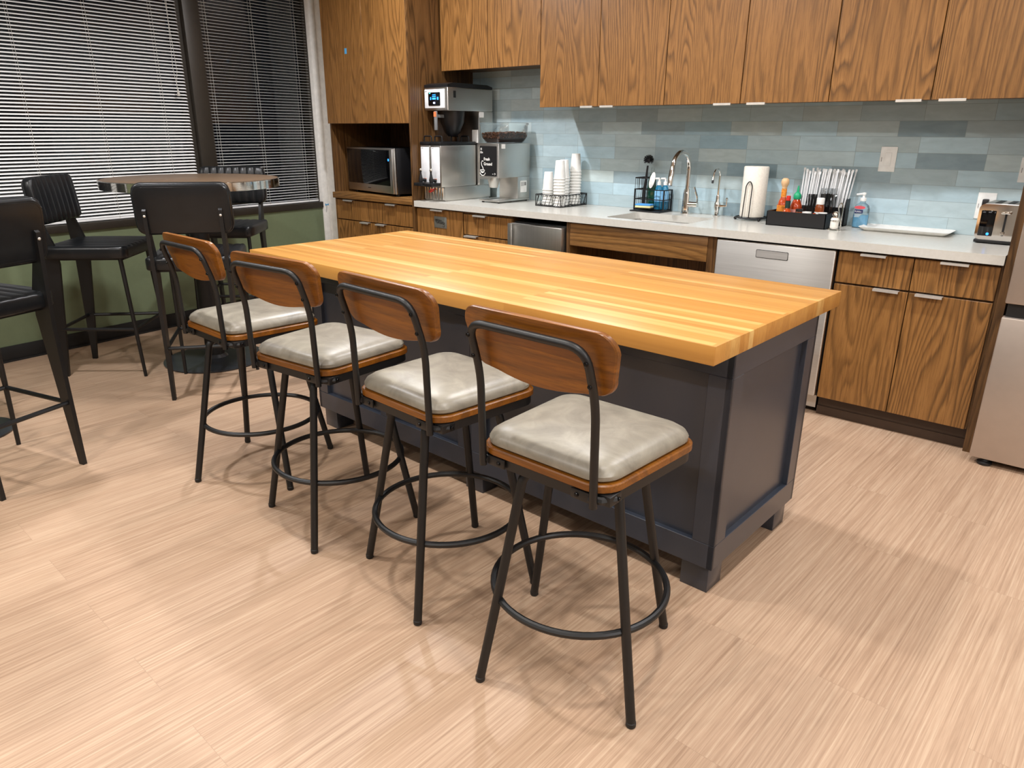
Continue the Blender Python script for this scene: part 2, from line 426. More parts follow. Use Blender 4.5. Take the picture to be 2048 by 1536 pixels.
def blind(s0, s1, tilt, label, ladders, cord=None):
    t = thing('window_blind', label, 'blind', WP, WR, None)
    b = MB(); z = SILL+.075; a = math.radians(tilt); wd = .0125
    while z < 2.42:
        pr = []
        for k in range(5):
            q = -1+2*k/4; y = q*wd; h = .0018*(1-q*q)
            yy = y*math.cos(a)+h*math.sin(a); zz = -y*math.sin(a)+h*math.cos(a)
            pr.append((yy-.03, zz+z))
        poly = pr+[(p[0]-.0002*math.sin(a), p[1]-.0005) for p in reversed(pr)]
        b.prism(poly, s0+.012, s1-.012, 'x'); z += .0212
    b.obj('slats', M['slat'], t, sharp=60)
    MB().box(s0+.01, s1-.01, -.043, -.017, SILL+.052, SILL+.066, .003).obj('bottom_rail', M['slat'], t)
    MB().box(s0+.01, s1-.01, -.05, -.008, 2.42, 2.45, .003).obj('head_rail', M['slat'], t)
    for s in ladders:
        MB().tube([(s, -.0135, SILL+.06), (s, -.0135, 2.43)], .0011, seg=5).tube([(s, -.0465, SILL+.06), (s, -.0465, 2.43)], .0011, seg=5).obj('ladder_cord', M['cord'], t)
    if cord:
        s, zb = cord
        MB().tube([(s-.012, .006, 2.43), (s+.016, .006, zb+.17), (s+.004, .006, zb+.07)], .0016, seg=6).tube([(s+.018, .006, 2.43), (s-.012, .006, zb+.16), (s+.004, .006, zb+.07)], .0016, seg=6).tube([(s+.004, .006, zb+.07), (s, .006, zb+.01)], .002, seg=6).obj('pull_cord', M['cord'], t)
        MB().lathe([(.003, .04), (.006, .03), (.011, 0), (.009, -.004)], (s, .006, zb)).obj('tassel', M['cord'], t)
    return t
blind(1.135, 4.55, 23, 'bright grey venetian blind on the wide window behind the round table', (1.33, 1.76, 2.2, 2.64, 3.1), (1.225, 1.605))
blind(.045, .985, 2.5, 'dim half-open venetian blind on the narrow window next to the white corner trim', (.16, .55, .93))
# ------------------------------------------------------------------ kitchen joinery
def handle(x0, x1, y, z, under=False):
    b = MB()
    if not under: b.box(x0, x1, y-.026, y+.004, z, z+.0022).box(x0, x1, y-.028, y-.0255, z-.008, z+.0022)
    else: b.box(x0, x1, y-.010, y+.012, z-.0075, z-.0045).box(x0, x1, y-.012, y-.009, z-.0075, z+.004)
    return b
def door(name, x0, x1, z0, z1, yf, parent, mat, th=.02, hx=None, hz=None, under=False):
    g = .0024; cx, cz = (x0+x1)/2, (z0+z1)/2
    d = MB().box(x0+g-cx, x1-g-cx, 0, th, z0+g-cz, z1-g-cz, .0012, seg=1).obj(name, mat, parent)
    d.location = (cx, yf, cz)
    for h in (hx or []):
        hb = handle(h[0]-cx, h[1]-cx, 0, (hz if hz is not None else z1-g)-cz, under)
        hb.obj('handle', M['nickel'], d)
    return d
YF = -.622
ZU, YU = 1.527, -.342
UX = [.3793, .8308, 1.2881, 1.7474, 2.2081, 2.665, 3.1225]
UT = 2.60
upl = ['oak wall cabinet over the paper cups with two doors', 'oak wall cabinet over the sink faucet, middle of the long upper row', 'oak wall cabinet above the toaster and serving tray at far right']
for k in range(3):
    a, b_, c = UX[2*k], UX[2*k+1], UX[2*k+2]
    t = thing('wall_cabinet', upl[k], 'cabinet', (0, 0, 0), 0, 'oak upper cabinets along the tiled wall')
    MB().box(a+.001, c-.001, YU+.021, -.001, ZU+.012, UT).obj('body', M['oak_dark'], t)
    hs = ([[(b_-.115, b_-.03)], [(b_+.03, b_+.115)]] if k != 1 else [[(b_-.12, b_-.035)], [(b_+.035, b_+.12)]])
    if k == 0: hs = [[(.71, .80)], [(.855, .95)]]
    if k == 1: hs = [[(1.60, 1.70)], [(1.79, 1.89)]]
    if k == 2: hs = [[(2.52, 2.63)], [(2.70, 2.81)]]
    door('door', a, b_, ZU, UT, YU, t, M['oak'], hx=hs[0], hz=ZU+.002, under=True)
    door('door', b_, c, ZU, UT, YU, t, M['oak'], hx=hs[1], hz=ZU+.002, under=True)
t = thing('wall_cabinet', 'shorter oak wall cabinet above the coffee machine with two doors', 'cabinet', (0, 0, 0), 0, 'oak upper cabinets along the tiled wall')
MB().box(-.5225, .377, YU+.021, -.001, 1.795, UT).obj('body', M['oak_dark'], t)
door('door', -.5234, -.0752, 1.782, UT, YU, t, M['oak']); door('door', -.0752, .3785, 1.782, UT, YU, t, M['oak'])
# tall cupboard with microwave niche
TX0, TX1 = -1.503, -.535
t = thing('tall_cabinet', 'tall oak cupboard with open microwave niche in the corner', 'cabinet')
b = MB().box(TX0, TX0+.02, -.62, -.001, .1, UT).box(TX1-.02, TX1, -.64, -.001, .0, UT).box(TX0+.02, TX1-.02, -.02, -.001, .1, UT)
b.box(TX0+.02, TX1-.02, -.618, -.02, 1.432, 1.452).box(TX0+.02, TX1-.02, -.60, -.02, .1, .12)
b.obj('body', M['oak_dark'], t)
MB().box(TX0+.001, TX1-.021, -.645, -.02, .866, .912, .002).obj('shelf', M['oak_h'], t)
tm = (TX0+TX1)/2
door('door', TX0, tm, 1.4285, UT, -.64, t, M['oak']); door('door', tm, TX1-.018, 1.4285, UT, -.64, t, M['oak'])
door('drawer', TX0, TX1-.02, .70, .858, YF, t, M['oak'], hx=[(-1.37, -1.255), (-.855, -.745)])
door('door', TX0, tm, .105, .697, YF, t, M['oak'], hx=[(-1.175, -1.07)]); door('door', tm, TX1-.02, .105, .697, YF, t, M['oak'], hx=[(-.985, -.88)])
MB().box(TX0+.02, TX1-.02, -.575, -.55, 0, .1).obj('toe_kick', M['toe'], t)
# base units
def carcass(t, x0, x1, mat='oak_dark'):
    MB().box(x0+.001, x1-.001, YF+.021, -.001, .10, .8595).obj('body', M[mat], t)
    MB().box(x0+.001, x1-.001, -.575, -.55, 0, .0995).box(x0+.001, x1-.001, -.583, -.575, 0, .045).obj('toe_kick', M['toe'], t)
t = thing('waste_cabinet', 'oak base cabinet with grey plaque under the coffee machine', 'cabinet')
carcass(t, -.534, -.06)
d = door('door', -.53, -.06, .105, .852, YF, t, M['oak'], hx=[(-.36, -.24)])
q = MB().box(-.05, .075, -.003, 0, .245, .325, .001).obj('plaque', M['greylabel'], d, 'grey plaque with dark handwriting')
wv = []
for k in range(60):
    a = k/59; wv.append((-.035+.09*a+.006*math.sin(k*1.9), -.0042, .293-.012*a+.012*math.sin(k*1.1)*(1-.3*a)))
MB().tube(wv, .0016, seg=5).tube([(-.03, -.0042, .305), (.03, -.0042, .300)], .0015, seg=5).tube([(.035, -.0042, .262), (.05, -.0042, .256), (.06, -.0042, .27)], .0014, seg=5).obj('handwriting', M['ink'], q)
t = thing('drawer_cabinet', 'oak drawer base cabinet between the grey plaque and steel undercounter fridge', 'cabinet')
carcass(t, -.059, .389)
for z0, z1 in ((.70, .842), (.41, .697), (.105, .407)):
    door('drawer', -.055, .386, z0, z1, YF, t, M['oak'], hx=[(.055, .17) if z0 > .6 else (-.03, .085)])
MB().box(-.057, .389, YF+.003, YF+.02, .845, .8585).obj('rail', M['oak_dark'], t)
t = thing('undercounter_fridge', 'small stainless undercounter fridge below the paper cups', 'fridge')
MB().box(.392, .83, -.60, -.01, .08, .825).obj('body', M['black'], t)
d = MB().box(.398, .818, -.655, -.602, .11, .818, .006).obj('door', M['steel_v'], t)
MB().box(.394, .404, -.668, -.655, .11, .818, .003).box(.394, .425, -.676, -.667, .11, .818, .003).obj('handle', M['steel_v'], d)
MB().box(.41, .81, -.59, -.56, .02, .078).obj('grille', M['black'], t)
t = thing('sink_cabinet', 'oak sink cabinet with wavy grain apron and open knee space', 'cabinet')
MB().box(.832, .856, YF, -.001, 0, .8595).box(1.775, 1.826, YF, -.001, 0, .8595).box(.856, 1.775, -.20, -.18, 0, .70).obj('body', M['oak_dark'], t)
d = MB().box(-.457, .457, 0, .02, -.067, .067, .0012).obj('apron', M['oak_apron'], t); d.location = (1.3155, YF, .784)
t = thing('dishwasher', 'stainless dishwasher under the counter right of the sink', 'dishwasher')
MB().box(1.83, 2.445, -.598, -.01, .10, .8585).box(1.86, 2.42, -.57, -.02, .02, .10).obj('body', M['black'], t)
d = MB().box(1.832, 2.443, -.642, -.60, .108, .850, .007, seg=3).obj('door', M['steel'], t)
e = MB().prism(rrect(2.052, 2.218, .777, .818, .006), -.6432, -.640, 'y').obj('handle', M['coal'], d)
MB().prism(rrect(2.0545, 2.2155, .7795, .8155, .005), -.6436, -.6432, 'y').obj('pocket_plate', M['steel'], e)
MB().box(1.84, 2.44, -.585, -.57, .03, .10).obj('toe_kick', M['steel'], t)
t = thing('base_cabinet', 'oak base cabinet with two drawers over two doors beside the refrigerator', 'cabinet')
carcass(t, 2.4465, 3.1225)
xm = 2.7797
door('drawer', 2.449, xm, .699, .8498, YF, t, M['oak'], hx=[(2.555, 2.665)]); door('drawer', xm, 3.1145, .699, .8498, YF, t, M['oak'], hx=[(2.888, 2.998)])
door('door', 2.449, xm, .1015, .6945, YF, t, M['oak'], hx=[(2.632, 2.742)]); door('door', xm, 3.1145, .1015, .6945, YF, t, M['oak'], hx=[(2.812, 2.922)])
tag(MB().box(3.1241, 3.158, -.622, -.001, 0, UT).obj('end_panel', M['oak_dark']), 'tall oak end panel between counter and refrigerator', 'panel')
# countertop with sink cut-out
SX0, SX1, SY0, SY1 = 1.075, 1.605, -.572, -.198
b = MB(); X0, X1, Y0 = -.5287, 3.1215, -.6472
out = [(X0, Y0), (X1, Y0), (X1, -.001), (X0, -.001)]
inn = rrect(SX0, SX1, SY0, SY1, .03, 4)
bm = b.bm
for z, flip in ((.8601, True), (.9008, False)):
    vo = [bm.verts.new((x, y, z)) for x, y in out]; vi = [bm.verts.new((x, y, z)) for x, y in inn]
    eo = [bm.edges.new((vo[i], vo[(i+1) % 4])) for i in range(4)]; ei = [bm.edges.new((vi[i], vi[(i+1) % len(vi)])) for i in range(len(vi))]
    bmesh.ops.triangle_fill(bm, use_beauty=True, use_dissolve=False, edges=eo+ei)
    if flip: lo_o, lo_i = vo, vi
    else:
        for i in range(4): bm.faces.new((lo_o[i], lo_o[(i+1) % 4], vo[(i+1) % 4], vo[i]))
        for i in range(len(vi)): bm.faces.new((lo_i[i], lo_i[(i+1) % len(vi)], vi[(i+1) % len(vi)], vi[i]))
tag(b.obj('countertop', M['quartz']), 'long pale quartz countertop along the tiled wall', 'countertop')
b = MB(); R = []
for g, z in ((-.012, .858), (-.004, .859), (-.004, .857), (.0, .85), (.006, .72), (.03, .70)):
    R.append(ring3(rrect(SX0+g, SX1-g, SY0+g, SY1-g, max(.03, .03+g), 4), z))
b.rings(R, cap0=False)
t = thing('sink', 'stainless undermount sink set in the quartz counter', 'sink')
b.obj('basin', M['sinksteel'], t)
MB().lathe([(.04, .7005), (.04, .704), (.03, .7035), (.012, .702)], (1.34, -.385, 0)).obj('drain', M['chrome'], t)
# ------------------------------------------------------------------ refrigerator
t = thing('refrigerator', 'tall brushed steel bottom-freezer refrigerator at the right edge', 'refrigerator')
MB().box(3.175, 3.925, -.69, -.03, .05, 1.76).obj('body', M['grey'], t)
MB().box(3.165, 3.93, -.742, -.692, .03, .664, .006).obj('freezer_door', M['fridge'], t)
MB().box(3.165, 3.93, -.742, -.692, .722, 1.78, .006).obj('fridge_door', M['fridge'], t)
MB().box(3.175, 3.92, -.72, -.692, .664, .722).obj('grip_recess', M['coal'], t)
MB().box(3.20, 3.90, -.68, -.66, .012, .05).obj('kick_grille', M['black'], t)
for x in (3.225, 3.87):
    MB().lathe([(.026, 0), (.03, .004), (.03, .012), (.018, .018), (.014, .03)], (x, -.715, 0)).obj('foot', M['black'], t)
# ------------------------------------------------------------------ wall plates and tape
def plate(x0, x1, z0, z1, label, kind, group):
    t = thing('switch_plate' if kind == 'switch' else 'outlet_plate', label, 'switch' if kind == 'switch' else 'outlet', ((x0+x1)/2, 0, (z0+z1)/2), 0, group)
    w_, h_ = (x1-x0)/2, (z1-z0)/2
    MB().box(-w_, w_, -.006, -.0005, -h_, h_, .002).obj('plate', M['whiteplastic'], t)
    if kind == 'switch':
        MB().box(-.0165, .0165, -.0095, -.005, -.033, .033, .002).obj('rocker', M['whiteplastic'], t)
    else:
        MB().box(-.0165, .0165, -.0085, -.005, -.033, .033, .001).obj('socket_insert', M['whiteplastic'], t)
        k = MB()
        for s in (-.018, .018): k.box(-.007, -.005, -.0088, -.008, s-.004, s+.005).box(.005, .007, -.0088, -.008, s-.004, s+.005)
        k.obj('slots', M['coal'], t)
    k = MB()
    for i in range(5): k.box(-w_+.008, -w_+.011, -.0064, -.0058, -.012+i*.0045, -.009+i*.0045)
    k.obj('sticker_text', M['ink'], t)
    return t
plate(2.404, 2.484, 1.192, 1.317, 'white rocker switch plate on the tiles above the serving tray', 'switch', None)
t = plate(2.884, 2.963, .985, 1.111, 'white outlet plate with black plug behind the toaster', 'outlet', None)
MB().box(-.013, .013, -.04, -.0085, .0, .034, .004).obj('plug', M['black'], t)
plate(3.03, 3.105, 1.165, 1.279, 'white outlet plate high on the tiles beside the end panel', 'outlet', None)
o = thing('wall_outlet', 'white outlet on the green wall behind the left bar stool', 'outlet')
onwall(o)
MB().box(2.235, 2.31, 0.0005, .006, .395, .51, .002).obj('plate', M['whiteplastic'], o)
MB().box(2.256, 2.289, .006, .008, .42, .485, .001).obj('socket_insert', M['whiteplastic'], o)
tag(MB().box(-1.232, -1.208, -.6412, -.6402, 1.915, 1.953).obj('tape_tab', M['tape']), 'tiny blue tape tab on the tall cupboard door', 'tape')
o = thing('tape_tab', 'blue tape bow holding a thread on the white corner trim', 'tape')
onwall(o)
MB().prism([(-.02, .782), (-.002, .774), (.016, .784), (.016, .762), (-.002, .770), (-.02, .764)], .0145, .016, 'y').obj('tape', M['tape'], o)
MB().tube([(0, .0155, .77), (.006, .017, .74), (.012, .016, .71)], .0014, seg=5).obj('thread', M['ink'], o)
# ------------------------------------------------------------------ island
IR = -.0257
t = thing('kitchen_island', 'charcoal kitchen island with thick butcher block top', 'island', (2, -2.2, 0), IR)
def IX(x): return x-2
def IY(y): return y+2.2
x0, x1, y0, y1 = IX(.64), IX(2.741), IY(-2.404), IY(-1.7656); zb, zt = .0957, .8012
MB().box(IX(.394), IX(2.749), IY(-2.5514), IY(-1.5957), .8014, .8559, .0025).obj('countertop', M['butcher'], t)
MB().box(x0+.018, x1-.018, y0+.018, y1-.018, zb, zt).obj('body', M['navy'], t)
def frame(name, horiz, a0, a1, d0, d1, bounds):
    """rails and stiles proud of the recessed panels"""
    b = MB(); wd = .075
    def bx(p0, p1, q0, q1):
        if horiz: b.box(p0, p1, d0, d1, q0, q1, .0015, seg=1)
        else: b.box(d0, d1, p0, p1, q0, q1, .0015, seg=1)
    bx(a0, a1, zb, zb+.085); bx(a0, a1, zt-.075, zt)
    for s0, s1 in bounds: bx(s0, s1, zb+.085, zt-.075)
    return b.obj(name, M['navy'], t)
seam = (x0+x1)/2
frame('panel_frame', True, x0, x1, y0, y0+.02, [(x0, x0+.075), (x1-.075, x1), (seam-.075, seam-.0008), (seam+.0008, seam+.075), (x0+.48, x0+.57), (x1-.57, x1-.48)])
frame('panel_frame', True, x0, x1, y1-.02, y1, [(x0, x0+.075), (x1-.075, x1), (seam-.075, seam+.075)])
frame('panel_frame', False, y0, y1, x1-.02, x1, [(y0, y0+.075), (y1-.075, y1)])
frame('panel_frame', False, y0, y1, x0, x0+.02, [(y0, y0+.075), (y1-.075, y1)])
for fx in (x0+.016, seam-.048, x1-.111):
    for fy in (y0+.017, y1-.112):
        MB().box(fx, fx+.095, fy, fy+.095, 0, zb+.001, .0015).obj('foot', M['navy'], t)
# ------------------------------------------------------------------ walnut bar stools at the island
def cushion(x0, x1, y0, y1, z0, h, rad, dome, n=6):
    """domed pad: rounded-rectangle rings closing towards the centre"""
    R = []
    cx, cy = (x0+x1)/2, (y0+y1)/2
    for g, z in ((.006, 0), (.0, h*.18), (.0, h*.42), (.005, h*.66), (.018, h*.84), (.036, h*.94), (.07, h*1.0+dome*.35), (.11, h+dome*.65), (.16, h+dome*.92)):
        R.append(ring3(rrect(x0+g, x1-g, y0+g, y1-g, max(.012, rad-g*.4), n), z0+z))
    return MB().rings(R)
def taper(P, y0, y1, k):
    return [(p[0]*(1+k*((p[1]-y0)/(y1-y0)-.5)), p[1]) for p in P]
def make_walnut_stool(label):
    t = thing('bar_stool', label, 'bar stool', group='walnut swivel stools along the island')
    legs = []
    for k in range(4):
        a = PI/4+k*PI/2; ca, sa = math.cos(a), math.sin(a)
        P = [(.288*ca, .288*sa, .012), (.24*ca, .24*sa, .24), (.172*ca, .172*sa, .575), (.158*ca, .158*sa, .588), (.125*ca, .125*sa, .592), (.03*ca, .03*sa, .592)]
        lg = MB().tube(fillet(P, [.03, .02, .02, .01]), .0125, seg=12).obj('leg', M['powder'], t)
        MB().lathe([(.011, 0), (.013, .003), (.013, .014), (.011, .016)], (.2885*ca, .2885*sa, 0), 12).obj('foot_cap', M['rubber'], lg)
        legs.append(lg)
    RR = .232
    MB().tube([(RR*math.cos(2*PI*k/56), RR*math.sin(2*PI*k/56), .24) for k in range(56)], .0095, closed=True, seg=10).obj('foot_ring', M['powder'], t)
    MB().lathe([(.075, .590), (.085, .592), (.085, .604), (.06, .606)], seg=24).obj('swivel_plate', M['powder'], t)
    top = thing('seat_unit', '', '')
    del top['label']; del top['category']; top.parent = t
    return t, top
def stool_top(t):
    """everything above the swivel; built turned by its own seat angle"""
    parts = []
    y0, y1 = -.193, .203
    P = rrect(-.205, .205, y0, y1, .06, 6); Pf = taper(rrect(-.20, .20, y0+.006, y1-.006, .058, 6), y0, y1, .10)
    Pi = taper(rrect(-.185, .185, y0+.02, y1-.02, .045, 6), y0, y1, .10)
    b = MB(); b.rings([ring3(Pf, .604), ring3(Pf, .630), ring3(Pi, .630), ring3(Pi, .604), ring3(Pf, .604)], cap0=False, cap1=False)
    b.box(-.19, .19, -.025, .025, .603, .612).box(-.025, .025, -.185, .185, .603, .612)
    parts.append(b.obj('seat_frame', M['powder'], t))
    Q = taper(P, y0, y1, .10); sh = lambda g: [(p[0]*(1-g/.2), p[1]*(1-g/.2)) for p in Q]
    parts.append(MB().rings([ring3(sh(.003), .6305), ring3(Q, .633), ring3(Q, .648), ring3(sh(.003), .651)]).obj('seat_board', M['walnut'], t))
    R = []
    for g, z in ((.008, 0), (.001, .006), (.0, .016), (.006, .028), (.02, .038), (.045, .044), (.08, .048), (.13, .051)):
        R.append(ring3(taper(rrect(-.197+g, .197-g, y0+.006+g, y1-.008-g, max(.012, .058-g*.35), 6), y0, y1, .10), .651+z))
    parts.append(MB().rings(R).obj('cushion', M['greyvinyl'], t))
    XT = .166
    path = [(-XT, -.199, .602), (-XT, -.206, .845), (-XT+.002, -.248, .977), (XT-.002, -.248, .977), (XT, -.206, .845), (XT, -.199, .602)]
    fr = MB().tube(fillet(path, [.05, .05, .05, .05], 7), .0095, seg=12)
    brs = []
    for s in (-1, 1):
        br = MB(); brs.append(br)
        br.box(min(s*.10, s*.155), max(s*.10, s*.155), -.211, -.2045, .605, .630, .003).box(min(s*.165, s*.198), max(s*.165, s*.198), -.196, -.150, .605, .630, .003)
        br.tube([(s*.15, -.2085, .6175), (s*.178, -.2, .6175), (s*.196, -.17, .6175)], .0095, seg=8)
    parts.append(fr.obj('back_frame', M['powder'], t))
    for br in brs: parts.append(br.obj('bracket', M['powder'], t))
    # curved plywood back
    def by(x, z): return -.199-.26*(z-.845)-.028+.36*(x*x)
    def outline():
        O = []
        W, zt_ = .213, 1.008
        n = 10
        for k in range(n+1):
            a = math.radians(0+90*k/n); O.append((W-.045+.045*math.cos(a), zt_-.045+.045*math.sin(a)))
        for k in range(1, 8):
            x = (W-.045)*(1-2*k/8); O.append((x, zt_+.004*math.sin(PI*k/8)))
        for k in range(n+1):
            a = math.radians(90+90*k/n); O.append((-W+.045+.045*math.cos(a), zt_-.045+.045*math.sin(a)))
        for k in range(n+1):
            a = math.radians(180+75*k/n); O.append((-W+.012+.045+.045*math.cos(a), .905+.045*math.sin(a)))
        for k in range(1, 12):
            x = -(W-.065)*(1-2*k/12); O.append((x, .862-.019*math.sin(PI*k/12)))
        for k in range(n+1):
            a = math.radians(285+75*k/n); O.append((W-.012-.045+.045*math.cos(a), .905+.045*math.sin(a)))
        return O
    O = outline(); cx, cz = 0, .93
    R = []
    def rg(f, dy): return [Vector((cx+(x-cx)*f, by(cx+(x-cx)*f, cz+(z-cz)*f)+dy, cz+(z-cz)*f)) for x, z in O]
    F = (.02, .3, .6, .85, .985)
    for f in F: R.append(rg(f, 0))
    R.append(rg(1.0, .003)); R.append(rg(1.0, .015))
    for f in reversed(F): R.append(rg(f, .018))
    parts.append(MB().rings(R).xf(Matrix.Translation((0, .032, 0))).obj('backrest', M['walnut'], t))
    for s in (-1, 1):
        for z in (.945, .892):
            y = -.206-.318*(z-.845)-.0085
            parts.append(MB().lathe([(.0055, 0), (.0055, .003), (.004, .0045), (.0015, .0048)], seg=10).xf(Matrix.Translation((s*.1655, y, z)) @ Matrix.Rotation(PI/2, 4, 'X')).obj('bolt', M['bolt'], t))
        for x, y, ax in ((s*.118, -.1955, 'b'), (s*.2, -.150, 's')):
            Mx = Matrix.Translation((x, y, .6175)) @ (Matrix.Rotation(PI/2, 4, 'X') if ax == 'b' else Matrix.Rotation(s*PI/2, 4, 'Y'))
            parts.append(MB().lathe([(.0055, 0), (.0055, .003), (.004, .0045), (.0015, .0048)], seg=10).xf(Mx).obj('bolt', M['bolt'], t))
    for o in parts:
        if o.name.split('.')[0] == 'bracket': o.data.transform(Matrix.Translation((0, .015, 0)))
    return parts
stools = [((2.568, -2.900), 18, -1, 'nearest walnut-backed bar stool with a grey seat, at the right end of the row'),
          ((2.012, -2.848), -19, -3.5, 'second walnut-backed bar stool counting from the near right end of the island'),
          ((1.427, -2.838), -12, 5, 'third walnut-backed bar stool from the near end, next to the farthest one'),
          ((.838, -2.798), 31, -2, 'farthest walnut-backed bar stool, nearest to the round table')]
def walnut_stool(p, base, yaw, label):
    t, top = make_walnut_stool(label)
    bpy.data.objects.remove(top)
    parts = stool_top(t)
    t.location = (p[0], p[1], 0); t.rotation_euler = (0, 0, math.radians(base))
    for o in parts: o.rotation_euler = (0, 0, math.radians(yaw-base))
    return t
s0 = walnut_stool(*stools[0])
TOPS = {'seat_frame', 'seat_board', 'cushion', 'back_frame', 'bracket', 'backrest', 'bolt'}
for p, base, yaw, label in stools[1:]:
    c = dup(s0, (p[0], p[1], 0), math.radians(base), label, 'walnut swivel stools along the island')
    for ch in c.children:
        if ch.name.split('.')[0] in TOPS: ch.rotation_euler = (0, 0, math.radians(yaw-base))
# ------------------------------------------------------------------ black bar stools and round tables
def make_black_stool():
    t = thing('bar_stool', 'x', 'bar stool', group='black padded stools at the round tables')
    for s in (-1, 1):
        # boomerang rear leg: widest at the seat
        poly = [(-.249, 0), (-.222, 0), (-.150, .66), (-.158, .76), (-.238, 1.0), (-.246, 1.008), (-.256, 1.0), (-.240, .72), (-.236, .62)]
        MB().prism(poly, s*.178-.009, s*.178+.009, 'x').obj('rear_leg', M['powder'], t)
        MB().tube([(s*.205, .222, 0), (s*.192, .185, .70)], [.0095, .0125], seg=12).obj('front_leg', M['powder'], t)
    b = MB(); z = .285
    b.tube([(-.178, -.225, z), (.178, -.225, z)], [.010, .010], seg=8).tube([(-.20, .207, z), (.20, .207, z)], .010, seg=8)
    for s in (-1, 1): b.tube([(s*.178, -.22, z), (s*.20, .207, z)], .010, seg=8)
    b.obj('foot_rail', M['powder'], t)
    MB().box(-.19, .19, -.19, .20, .685, .697).obj('seat_frame', M['powder'], t)
    # padded blocks with rounded corners and channels running front to back
    def pad(W, D, r, h, nch, depth, crown=.0):
        edge = [-1, -.992, -.975, -.945, -.90]
        us = edge[:]; cn = nch*6
        for i in range(1, cn): us.append(-.90+1.80*i/cn)
        us += [-q for q in reversed(edge)]
        vs = edge+[-.6, -.3, 0, .3, .6]+[-q for q in reversed(edge)]
        def fall(q, L):
            d = (1-abs(q))*L; e = .022
            if d >= e: return 0
            k = 1-d/e; return 1-math.sqrt(max(0, 1-k*k))
        def pos(u, v, z):
            x, y = u*W, v*D
            ax, ay = abs(x)-(W-r), abs(y)-(D-r)
            if ax > 0 and ay > 0:
                p_, q_ = ax/r, ay/r
                X_, Y_ = p_*math.sqrt(1-q_*q_/2), q_*math.sqrt(1-p_*p_/2)
                x = math.copysign(W-r+X_*r, x); y = math.copysign(D-r+Y_*r, y)
            return Vector((x, y, z))
        b = MB(); G = []
        for v in vs:
            row = []
            for u in us:
                z = h-.020*max(fall(u, W), fall(v, D))+crown*(1-u*u)*(1-v*v)
                if abs(u) < .90:
                    ph = ((u+.90)/1.80*nch) % 1.0
                    z += (depth*(abs(math.sin(PI*ph))**.5)-depth)*min(1, (1-abs(v))/.09)
                row.append(b.bm.verts.new(pos(u, v, z)))
            G.append(row)
        n, m_ = len(us), len(vs)
        for j in range(m_-1):
            for i in range(n-1): b.bm.faces.new((G[j][i], G[j][i+1], G[j+1][i+1], G[j+1][i]))
        rim = [(0, i) for i in range(n)]+[(j, n-1) for j in range(1, m_)]+[(m_-1, i) for i in range(n-2, -1, -1)]+[(j, 0) for j in range(m_-2, 0, -1)]
        top_ = [G[j][i] for j, i in rim]; prev = top_
        for z, k_ in ((h*.45, 1.0), (.006, 1.0), (0, .985)):
            cur = [b.bm.verts.new((p.co.x*k_, p.co.y*k_, z)) for p in top_]
            for i in range(len(rim)):
                j = (i+1) % len(rim); b.bm.faces.new((prev[i], prev[j], cur[j], cur[i]))
            prev = cur
        b.bm.faces.new(list(reversed(prev)))
        return b
    pad(.226, .226, .045, .068, 8, .006, .006).xf(Matrix.Translation((0, .005, .698))).obj('seat', M['blackvinyl'], t, sharp=80)
    BP = Matrix.Translation((0, -.228, 1.005)) @ Matrix.Rotation(math.radians(6), 4, 'X')
    pad(.232, .128, .05, .048, 8, .007, .003).xf(BP @ Matrix.Rotation(-PI/2, 4, 'X')).obj('backrest', M['blackvinyl'], t, sharp=80)
    Mx = BP
    b = MB()
    b.rings([[Vector((x, y, z_)) for x, z_ in rrect(-.225+g, .225-g, -.122+g, .122-g, .045-g*.3, 6)] for g, y in ((0, .004), (0, -.004), (.004, -.010), (.02, -.013), (.07, -.014))])
    sh_ = b.xf(Mx).obj('back_shell', M['blackvinyl'], t)
    MB().tube([(x, -.0095, z_) for x, z_ in rrect(-.212, .212, -.108, .108, .035, 6)], .003, closed=True, seg=6).xf(Mx).obj('piping', M['blackvinyl'], t)
    for s in (-1, 1):
        MB().lathe([(.006, 0), (.006, .003), (.003, .0045)], seg=10).xf(Matrix.Translation((s*.178, -.254, .975)) @ Matrix.Rotation(PI/2, 4, 'X')).obj('screw', M['nickel'], t)
    return t
b0 = make_black_stool()
GB = 'black padded stools at the round tables'
def az(d): return math.radians(d-90)
bl = [((-.332, -2.402), 143, 'black padded bar stool seen from behind in front of the round table'),
      ((-1.07, -2.62), 45, 'black padded bar stool by the green wall on the left side of the round table'),
      ((.058, -3.564), 197.8, 'closest black padded bar stool, cut off by the left picture edge'),
      ((-1.35, -1.66), -47, 'black padded bar stool on the far window side of the round table'),
      ((-.998, -3.534), 10, 'black bar stool leg just showing at the left picture edge')]
for i, (p, a, lb) in enumerate(bl):
    if i == 0: b0.location = (p[0], p[1], 0); b0.rotation_euler = (0, 0, az(a)); b0['label'] = lb
    else: dup(b0, (p[0], p[1], 0), az(a), lb, GB)
